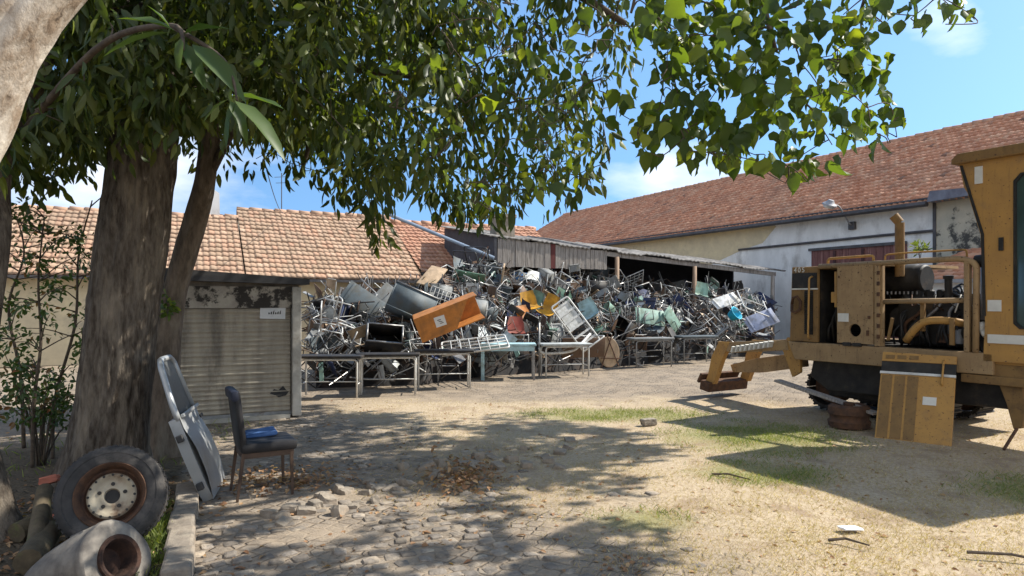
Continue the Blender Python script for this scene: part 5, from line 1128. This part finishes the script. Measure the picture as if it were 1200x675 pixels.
# hanging sprays at the lower edge of the crown
for x, y, Y, n in ((437,268,6.6,26),(446,288,6.6,18),(430,250,6.6,30),(520,248,6.4,40),(548,258,6.4,36),(575,262,6.2,36),(505,232,6.5,40),(600,244,6.0,34),(640,236,5.8,34),(668,226,5.7,30),(690,212,5.6,30),(398,236,7,26),(370,214,7,24),(340,205,7.2,20),(262,198,7.5,16),(235,190,7.5,12),(60,222,6.5,26),(30,232,6.3,26),(100,205,6.8,20),(300,200,7.2,18),(710,180,5.6,26),(712,140,5.6,26)):
    cr.add(clump(W(x,y-12,Y)-B0, .16, n, 1.3, (.1,.17), .36, 1.2)); lb.twig(W(x,y-14,Y)-B0)
cr.build('crown', M['leaf_dark'], bt_, 'slender'); lb.b.build('limb', M['twig'], bt_, smooth=True)
print('clumps', nmade)
# --- slender curved trunk behind it
st_ = thing('slender_tree', 'slender curved tree standing behind the big trunk, beside the kiosk', 'tree', G(190,535)); o = Vector(st_.location); Ys = 7.4
b = MB(); P = [W(188,545,Ys),W(193,470,Ys),W(198,400,Ys+.05),W(206,340,Ys+.1),W(217,298,Ys+.1),W(230,255,Ys+.1),W(240,215,Ys),W(246,170,Ys),W(262,90,Ys),W(285,0,Ys),W(300,-90,Ys)]
P[0].z = -.05
trunk_mesh(b, [p-o for p in P], [.165,.14,.125,.118,.122,.118,.1,.09,.085,.08,.07], 40, 12, .05, 8, .25, .006); b.build('trunk', M['bark_mid'], st_, smooth=True)
lb = Limbs(); lb.limb([P[6]-o, W(275,150,Ys)-o, W(330,60,Ys+.3)-o], .06, .02); lb.limb([P[7]-o, W(225,90,Ys)-o, W(205,-20,Ys)-o], .06, .02); lb.limb([W(330,60,Ys+.3)-o, W(362,150,Ys+.2)-o, W(352,205,Ys+.2)-o], .035, .02)
c2 = Crown()
for i in range(44): 
    x, y = random.uniform(150,380), random.uniform(-150,175); q = W(x,y,random.uniform(6.8,8.2))-o; c2.add(clump(q, .25, 30, 1, (.09,.15), .36)); lb.twig(q)
c2.build('crown', M['leaf_dark'], st_, 'slender'); lb.b.build('limb', M['twig'], st_, smooth=True)
c3 = Crown()
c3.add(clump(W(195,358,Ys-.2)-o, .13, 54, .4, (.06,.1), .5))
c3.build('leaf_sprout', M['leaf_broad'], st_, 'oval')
# --- pale leaning trunk close to the viewer, its crown overhead throws the dappled shade
pt_ = thing('pale_tree', 'tree with pale leaning trunk at the top left and broad leaves overhead', 'tree', (-3.2,2.9,0)); o = Vector(pt_.location)
b = MB(); P = [Vector((-3.25,2.9,-.1)), Vector((-3.06,2.93,.8)), Vector((-2.83,2.97,1.7)), Vector((-2.54,3.0,2.35)), W(14,0,3.0), Vector((-1.66,3.2,3.8)), Vector((-1.2,3.4,4.6))]
trunk_mesh(b, [p-o for p in P], [.27,.235,.22,.215,.205,.185,.17], 90, 24, .05, 5, .2, .007); b.build('trunk', M['bark_pale'], pt_, smooth=True)
lb = Limbs()
for pts, r0, r1 in (([P[-1],(-.4,4.0,5.6),(.9,4.7,6.2),(3,6.3,6.9),(5.6,8.3,7.2)], .16, .05), ([(.9,4.7,6.2),(1.5,4.6,5.4),(1.35,4.4,4.5),(1.55,4.35,3.75),(1.7,4.4,3.3)], .055, .012),
                    ([(1.5,4.6,5.4),(2.2,4.5,4.9),(2.45,4.5,4.2),(2.3,4.5,3.6)], .04, .01), ([(3,6.3,6.9),(3.0,8.5,7.4),(2.6,10,7.4)], .06, .03), ([(-.4,4.0,5.6),(-.3,6,6.8),(.4,8,7.4)], .07, .03),
                    ([(3,6.3,6.9),(4.6,6.2,7.0),(6.0,6.6,6.6)], .06, .02), ([(1.35,4.4,4.5),(.9,4.3,3.95),(.75,4.3,3.5)], .025, .008), ([P[-1],(-1.2,3.0,5.6),(.6,2.6,6.3),(2.4,3.2,6.2),(4.2,4.2,6.4)], .1, .03), ([(2.2,4.5,4.9),(2.7,4.6,4.35),(2.95,4.6,3.85)], .02, .008)):
    lb.limb([Vector(p)-o for p in pts], r0, r1)
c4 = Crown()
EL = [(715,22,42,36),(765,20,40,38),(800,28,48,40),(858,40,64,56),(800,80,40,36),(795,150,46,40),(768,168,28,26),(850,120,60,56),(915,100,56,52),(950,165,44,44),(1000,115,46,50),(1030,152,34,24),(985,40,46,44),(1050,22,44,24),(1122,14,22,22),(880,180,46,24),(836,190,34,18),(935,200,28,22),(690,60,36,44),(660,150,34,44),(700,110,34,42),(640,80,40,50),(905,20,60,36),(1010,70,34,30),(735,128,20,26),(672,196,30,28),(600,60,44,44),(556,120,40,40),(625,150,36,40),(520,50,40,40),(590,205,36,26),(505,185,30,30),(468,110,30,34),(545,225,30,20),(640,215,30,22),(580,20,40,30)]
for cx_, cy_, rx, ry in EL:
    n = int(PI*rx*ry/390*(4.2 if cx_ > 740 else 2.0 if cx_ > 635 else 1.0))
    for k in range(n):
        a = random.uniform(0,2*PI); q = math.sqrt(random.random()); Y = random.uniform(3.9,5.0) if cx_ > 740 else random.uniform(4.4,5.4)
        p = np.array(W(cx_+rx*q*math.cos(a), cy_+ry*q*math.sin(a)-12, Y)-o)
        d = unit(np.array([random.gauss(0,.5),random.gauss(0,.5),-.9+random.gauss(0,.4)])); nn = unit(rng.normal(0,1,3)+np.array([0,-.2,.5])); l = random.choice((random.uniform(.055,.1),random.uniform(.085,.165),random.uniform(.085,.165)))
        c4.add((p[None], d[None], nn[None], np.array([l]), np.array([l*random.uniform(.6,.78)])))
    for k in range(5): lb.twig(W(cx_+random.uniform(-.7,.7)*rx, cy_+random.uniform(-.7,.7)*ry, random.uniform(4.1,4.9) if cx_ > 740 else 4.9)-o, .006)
def inpoly(x, y, P):
    c = False; j = len(P)-1
    for i in range(len(P)):
        if (P[i][1] > y) != (P[j][1] > y) and x < (P[j][0]-P[i][0])*(y-P[i][1])/(P[j][1]-P[i][1])+P[i][0]: c = not c
        j = i
    return c
SHP = [[(335,468),(520,474),(640,490),(780,520),(705,548),(690,566),(560,572),(400,575),(220,590),(200,500)], [(230,600),(330,630),(470,600),(560,578),(640,600),(715,606),(760,690),(780,760),(200,760)], [(0,470),(200,470),(235,690),(0,690)], [(690,560),(720,545),(730,575),(700,585)]]
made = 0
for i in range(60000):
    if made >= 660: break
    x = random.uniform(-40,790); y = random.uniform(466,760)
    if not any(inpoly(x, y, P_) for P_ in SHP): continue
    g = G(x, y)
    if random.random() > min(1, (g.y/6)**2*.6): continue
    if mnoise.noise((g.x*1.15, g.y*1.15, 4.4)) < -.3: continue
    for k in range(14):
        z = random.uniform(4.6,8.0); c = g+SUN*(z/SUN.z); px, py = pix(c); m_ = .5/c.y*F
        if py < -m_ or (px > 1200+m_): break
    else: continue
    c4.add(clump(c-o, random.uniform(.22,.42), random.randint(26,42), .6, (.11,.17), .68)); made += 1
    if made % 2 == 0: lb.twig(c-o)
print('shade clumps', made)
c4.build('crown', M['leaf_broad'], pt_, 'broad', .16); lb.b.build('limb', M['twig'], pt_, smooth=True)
# --- dark trunk at the left edge with the long-leaved spray
dt_ = thing('edge_tree', 'dark curving trunk at the left edge of the yard with large long leaves', 'tree', (-3.66,4.92,0)); o = Vector(dt_.location)
b = MB(); P = [W(2,700,4.92),W(-8,600,4.92),W(-32,480,4.95),W(-20,380,5.1),W(-4,280,5.2),W(0,190,5.3),W(40,90,5.2),W(70,0,5.1)]
P[0].z = -.05
trunk_mesh(b, [p-o for p in P], [.15,.13,.115,.1,.095,.09,.075,.06], 18, 7, .06, 2, .25); b.build('trunk', M['bark'], dt_, smooth=True)
lb = Limbs(); lb.limb([P[5]-o, W(110,60,4.6)-o, W(200,30,4.1)-o, W(215,58,3.9)-o], .03, .008); lb.limb([W(200,30,4.1)-o, W(262,70,3.9)-o, W(278,118,3.8)-o], .015, .006); lb.limb([P[5]-o,W(60,60,5.4)-o,W(40,-40,5.6)-o], .05, .02)
a = [[],[],[],[],[]]
for nx0, ny0, tx, ty, Yn in ((200,38,114,48,3.9),(205,36,140,8,3.9),(225,52,290,104,3.85),(212,45,205,78,3.8),(215,40,265,20,4.0),(275,118,340,172,3.75),(270,118,292,160,3.8),(276,120,256,166,3.8),(270,112,330,112,4.0),(200,34,178,2,4.0),(215,50,240,96,3.95),(268,116,232,136,3.9)):
    p0 = W(nx0,ny0,Yn)-o; p1 = W(tx,ty,Yn-.08)-o; d = p1-p0; l = d.length
    for q, v in zip(a, (np.array(p0), np.array(d), np.array((random.gauss(0,.3),-.35,1.0)), l, l*.3)): q.append(v)
leaves('long_leaf_spray', *[np.array(q) for q in a], M['leaf_long'], dt_, 'slender', .14)
c5 = Crown()
for i in range(34):
    q = W(random.uniform(-60,130),random.uniform(-80,190),random.uniform(4.6,6.4))-o; c5.add(clump(q, .22, 24, 1.2, (.12,.2), .28)); lb.twig(q)
c5.build('crown', M['leaf_dark'], dt_, 'slender'); lb.b.build('limb', M['twig'], dt_, smooth=True)
# --- saplings in the left corner
for i, (bx, by, Y, hpts, lab) in enumerate(((38,560,6.9,[(40,470),(48,400),(45,330),(52,255)],'thin sapling with sparse leaves, leftmost of the three left of the big trunk'),
                                     (62,548,7.3,[(64,470),(88,380),(92,300),(108,235)],'thin forked sapling leaning right against the big trunk'),
                                     (28,535,7.8,[(24,440),(10,360),(28,300),(20,255)],'thin sapling in front of the cream wall at the far left'))):
    g = W(bx, by, Y); g.z = 0; s_ = thing('sapling', lab, 'sapling', g, group='saplings in the left corner')
    lb = Limbs(); pts = [Vector((0,0,-.03))]+[W(x,y,Y+random.uniform(-.15,.15))-g for x, y in hpts]; lb.limb(pts, .022, .006); main = smooth_path(pts, 6)
    cc = Crown()
    for k in range(27):
        p = random.choice(main[4:]); e = p+Vector((random.gauss(0,.28),random.gauss(0,.25),random.uniform(-.05,.3))); lb.b.tube(smooth_path([p, p.lerp(e,.5)+Vector((0,0,.05)), e],3), [.008,.007,.006,.005,.004,.003,.003], 5)
        cc.add(clump(e, .11, 13 if e.z > .2 else 18, .3, (.045,.085), .45)); cc.add(clump(p.lerp(e,.6), .06, 5, .3, (.045,.08), .45))
    lb.b.build('stem', M['twig'], s_, smooth=True); cc.build('foliage', M['leaf_shrub'], s_, 'oval')
g = W(48,548,7.0); g.z = 0; s_ = thing('shrub', 'low tangled dark green shrub at the far left beside the big trunk', 'shrub', g)
lb = Limbs(); cc = Crown()
for k in range(16):
    a = random.uniform(0,2*PI); e = Vector((.5*math.cos(a)*random.random(), .45*math.sin(a)*random.random(), random.uniform(.35,1.15))); P = smooth_path([Vector((.03*math.cos(a),.03*math.sin(a),-.02)), e*.5+Vector((0,0,.1)), e], 4); lb.b.tube(P, [.012-.009*i/(len(P)-1) for i in range(len(P))], 6)
    for q in range(4): cc.add(clump(P[-1-q]+Vector((random.gauss(0,.06),random.gauss(0,.06),random.gauss(0,.05))), .1, 10, .3, (.045,.085), .46))
lb.b.build('stem', M['twig'], s_, smooth=True); cc.build('foliage', M['leaf_shrub'], s_, 'oval')
# plant on the lean-to
g = W(1078,296,19.6); wp = thing('wall_plant', 'small yellow green plant growing on the lean-to roof by the hall wall', 'plant', g)
cc = Crown(); cc.add(clump((0,0,.12), .22, 60, -.5, (.1,.18), .4)); cc.build('foliage', M['blade'], wp, 'oval')
b = MB()
for k in range(5): b.tube([(0,0,-.2),(.05*math.cos(k*1.3),.05*math.sin(k*1.3),.05),(.16*math.cos(k*1.3),.16*math.sin(k*1.3),.22)], .008, 5)
b.build('stem', M['twig'], wp)

# ------------------------------------------------------------------ worn setts standing proud of the sand
def mat_sett():
    m = mat('worn_sett', (.23,.195,.16), (.15,.128,.105), 22, .92, 0, .6, (.33,.27,.2), 6, (.48,.62)); nt = m.node_tree; N = nt.nodes; L = nt.links; b = N['Principled BSDF']
    src = b.inputs['Base Color'].links[0].from_socket; g = N.new('ShaderNodeNewGeometry'); r = N.new('ShaderNodeMapRange'); r.inputs['To Min'].default_value = .72; r.inputs['To Max'].default_value = 1.3; L.new(g.outputs['Random Per Island'], r.inputs['Value'])
    v = N.new('ShaderNodeVectorMath'); v.operation = 'SCALE'; L.new(src, v.inputs[0]); L.new(r.outputs[0], v.inputs['Scale']); L.new(v.outputs[0], b.inputs['Base Color']); return m
pb = MB(); ca, sa = math.cos(R(24)), math.sin(R(24)); rs_ = random.Random(5)
for j in range(-60, 110):
    for i in range(-60, 60):
        u = (i+.5*(j % 2)+rs_.uniform(-.14,.14))*.135; v = j*.118+rs_.uniform(-.008,.008); X = u*ca-v*sa; Y = 5.5+u*sa+v*ca
        if not (4.0 < Y < 10.2 and -6.5 < X < 2.5): continue
        px_, py_ = pix((X,Y,0))
        if px_ < 120 or (X+.47*Y < -.06 and Y < 8) : continue
        side = X+.62*(Y-6)+1.3*mnoise.noise((X*.6,Y*.6,2))
        if side > rs_.uniform(-.9,.7) or mnoise.noise((X*.85,Y*.85,12))+.5*mnoise.noise((X*2.6,Y*2.6,3)) > .1 or rs_.random() < .13: continue
        w_, d_ = .122*rs_.uniform(.7,1.02)/2, .108*rs_.uniform(.72,1.02)/2; h_ = rs_.uniform(-.002,.015); g_ = gz(X,Y); a = R(24)+rs_.uniform(-.22,.22); c_, s_ = math.cos(a), math.sin(a); tx, ty = rs_.uniform(-.1,.1), rs_.uniform(-.1,.1)
        ring = []
        for k in range(8):
            q = k*PI/4+PI/8; ex_ = math.copysign(abs(math.cos(q))**.35, math.cos(q))*w_*rs_.uniform(.84,1.08); ey = math.copysign(abs(math.sin(q))**.35, math.sin(q))*d_*rs_.uniform(.84,1.08); ring.append((ex_, ey))
        vs = []
        for sc_, z_ in ((1.03,-.02),(1.0,h_*.55),(.9,h_),(.5,h_+.004)):
            for ex_, ey in ring: x_, y_ = ex_*sc_, ey*sc_; vs.append((X+x_*c_-y_*s_, Y+x_*s_+y_*c_, g_+z_+x_*tx+y_*ty))
        pb.add(vs, [(r*8+k, r*8+(k+1)%8, (r+1)*8+(k+1)%8, (r+1)*8+k) for r in range(3) for k in range(8)]+[tuple(range(24,32))])
tag(pb.build('sett_paving', mat_sett(), None, smooth=False, fix=False), kind='structure')
# ------------------------------------------------------------------ grass, weeds, litter
def blades(name, pts, hmin, hmax, wd, m, lean, kind='stuff'):
    P = np.array(pts); n = len(P); a = rng.uniform(0,2*PI,n); h = rng.uniform(hmin,hmax,n); le = rng.uniform(lean*.3,lean,n); b_ = rng.uniform(0,2*PI,n)
    D = np.stack([np.cos(a),np.sin(a),np.zeros(n)],1); B = np.stack([np.cos(b_)*le,np.sin(b_)*le,np.sqrt(np.maximum(.04,1-le**2))],1)
    wv = wd*rng.uniform(.6,1.3,n)[:,None]
    V = np.stack([P-D*wv, P+D*wv, P+B*h[:,None]*.6+D*wv*.6, P+B*h[:,None]+np.stack([np.cos(b_),np.sin(b_),np.zeros(n)],1)*(h*le*.3)[:,None]],1).reshape(-1,3)
    T = (np.array([[0,1,2],[0,2,3]])[None]+np.arange(n)[:,None,None]*4).reshape(-1,3)
    return tag(np_mesh(name, V, T, m), kind=kind)
pts = []
while len(pts) < 70000:
    y = random.uniform(420,676) if False else 350+1360/ (1/( (1/4.1)+(random.random()**.8)*(1/11.5-1/4.1) ))
    Y = H*F/(y-350); x = random.uniform(150,1200); X = (x-600)/F*Y
    side = X+.62*(Y-6)+1.6*mnoise.noise((X*.6,Y*.6,2))
    if side < random.uniform(-.8,.8): continue
    if mnoise.noise((X*1.6,Y*1.6,7)) < random.uniform(-.75,.1): continue
    pts.append((X,Y,gz(X,Y)-.004))
blades('dry_grass', pts, .012, .042, .0017, M['straw'], .97)
pts = []
def ok_blob(X, Y): return any(((X-a)/rx)**2+((Y-c)/ry)**2 < random.uniform(.3,1.5) for a, c, rx, ry in ((1.5,10.1,1.5,.6),(3.0,8.4,1.1,1.1),(4.8,6.0,.8,.6),(2.4,6.6,.7,.5),(1.0,5.2,.4,.3)))
while len(pts) < 13000:
    X, Y = random.uniform(-1,6), random.uniform(5.2,11)
    if ok_blob(X, Y) and mnoise.noise((X*2,Y*2,1)) > random.uniform(-.5,.3): pts.append((X,Y,gz(X,Y)-.004))
blades('green_grass', pts, .02, .06, .0024, M['blade'], .85)
pts = []
for k in range(2600):
    q = random.random(); p = Vector((-2.2,4.25,0)).lerp(Vector((-2.85,5.5,0)), q); X = p.x+random.gauss(-.04,.07); Y = p.y+random.gauss(0,.1)
    if mnoise.noise((X*4,Y*4,3)) > -.05: pts.append((X,Y,gz(X,Y)-.005))
for k in range(500): X, Y = random.uniform(-6,-3.4), random.uniform(6.5,9.5); pts.append((X,Y,gz(X,Y)-.005))
blades('weeds', pts, .04, .13, .004, M['blade'], .8)
C = []; D = []; Nn = []; Ln = []
def lit(X, Y, z=.0, l=(.035,.075)):
    C.append((X,Y,gz(X,Y)+.006+z)); a = random.uniform(0,2*PI); D.append((math.cos(a),math.sin(a),random.gauss(0,.18))); Nn.append((random.gauss(0,.25),random.gauss(0,.25),1)); Ln.append(random.uniform(*l))
for k in range(1500):
    x, y = random.uniform(0,760), random.uniform(470,675); g = G(x,y)
    if random.random() < .22+.6*(mnoise.noise((g.x,g.y,5)) > .1): lit(g.x, g.y)
for k in range(420): lit(random.gauss(-2.1,.35), random.gauss(6.35,.25), abs(random.gauss(0,.03)))
for k in range(520): g = G(random.gauss(540,22), random.gauss(560,9)); lit(g.x, g.y, abs(random.gauss(0,.04)))
for k in range(500): lit(random.uniform(-4.2,-2.6), random.uniform(4.1,6.4), abs(random.gauss(0,.02)))
for k in range(220): g = G(random.uniform(700,1200), random.uniform(500,675)); lit(g.x, g.y, 0, (.03,.06))
tag(leaves('dry_leaves', C, D, Nn, Ln, np.array(Ln)*.5, M['litter'], None, 'oval', .2), kind='stuff')
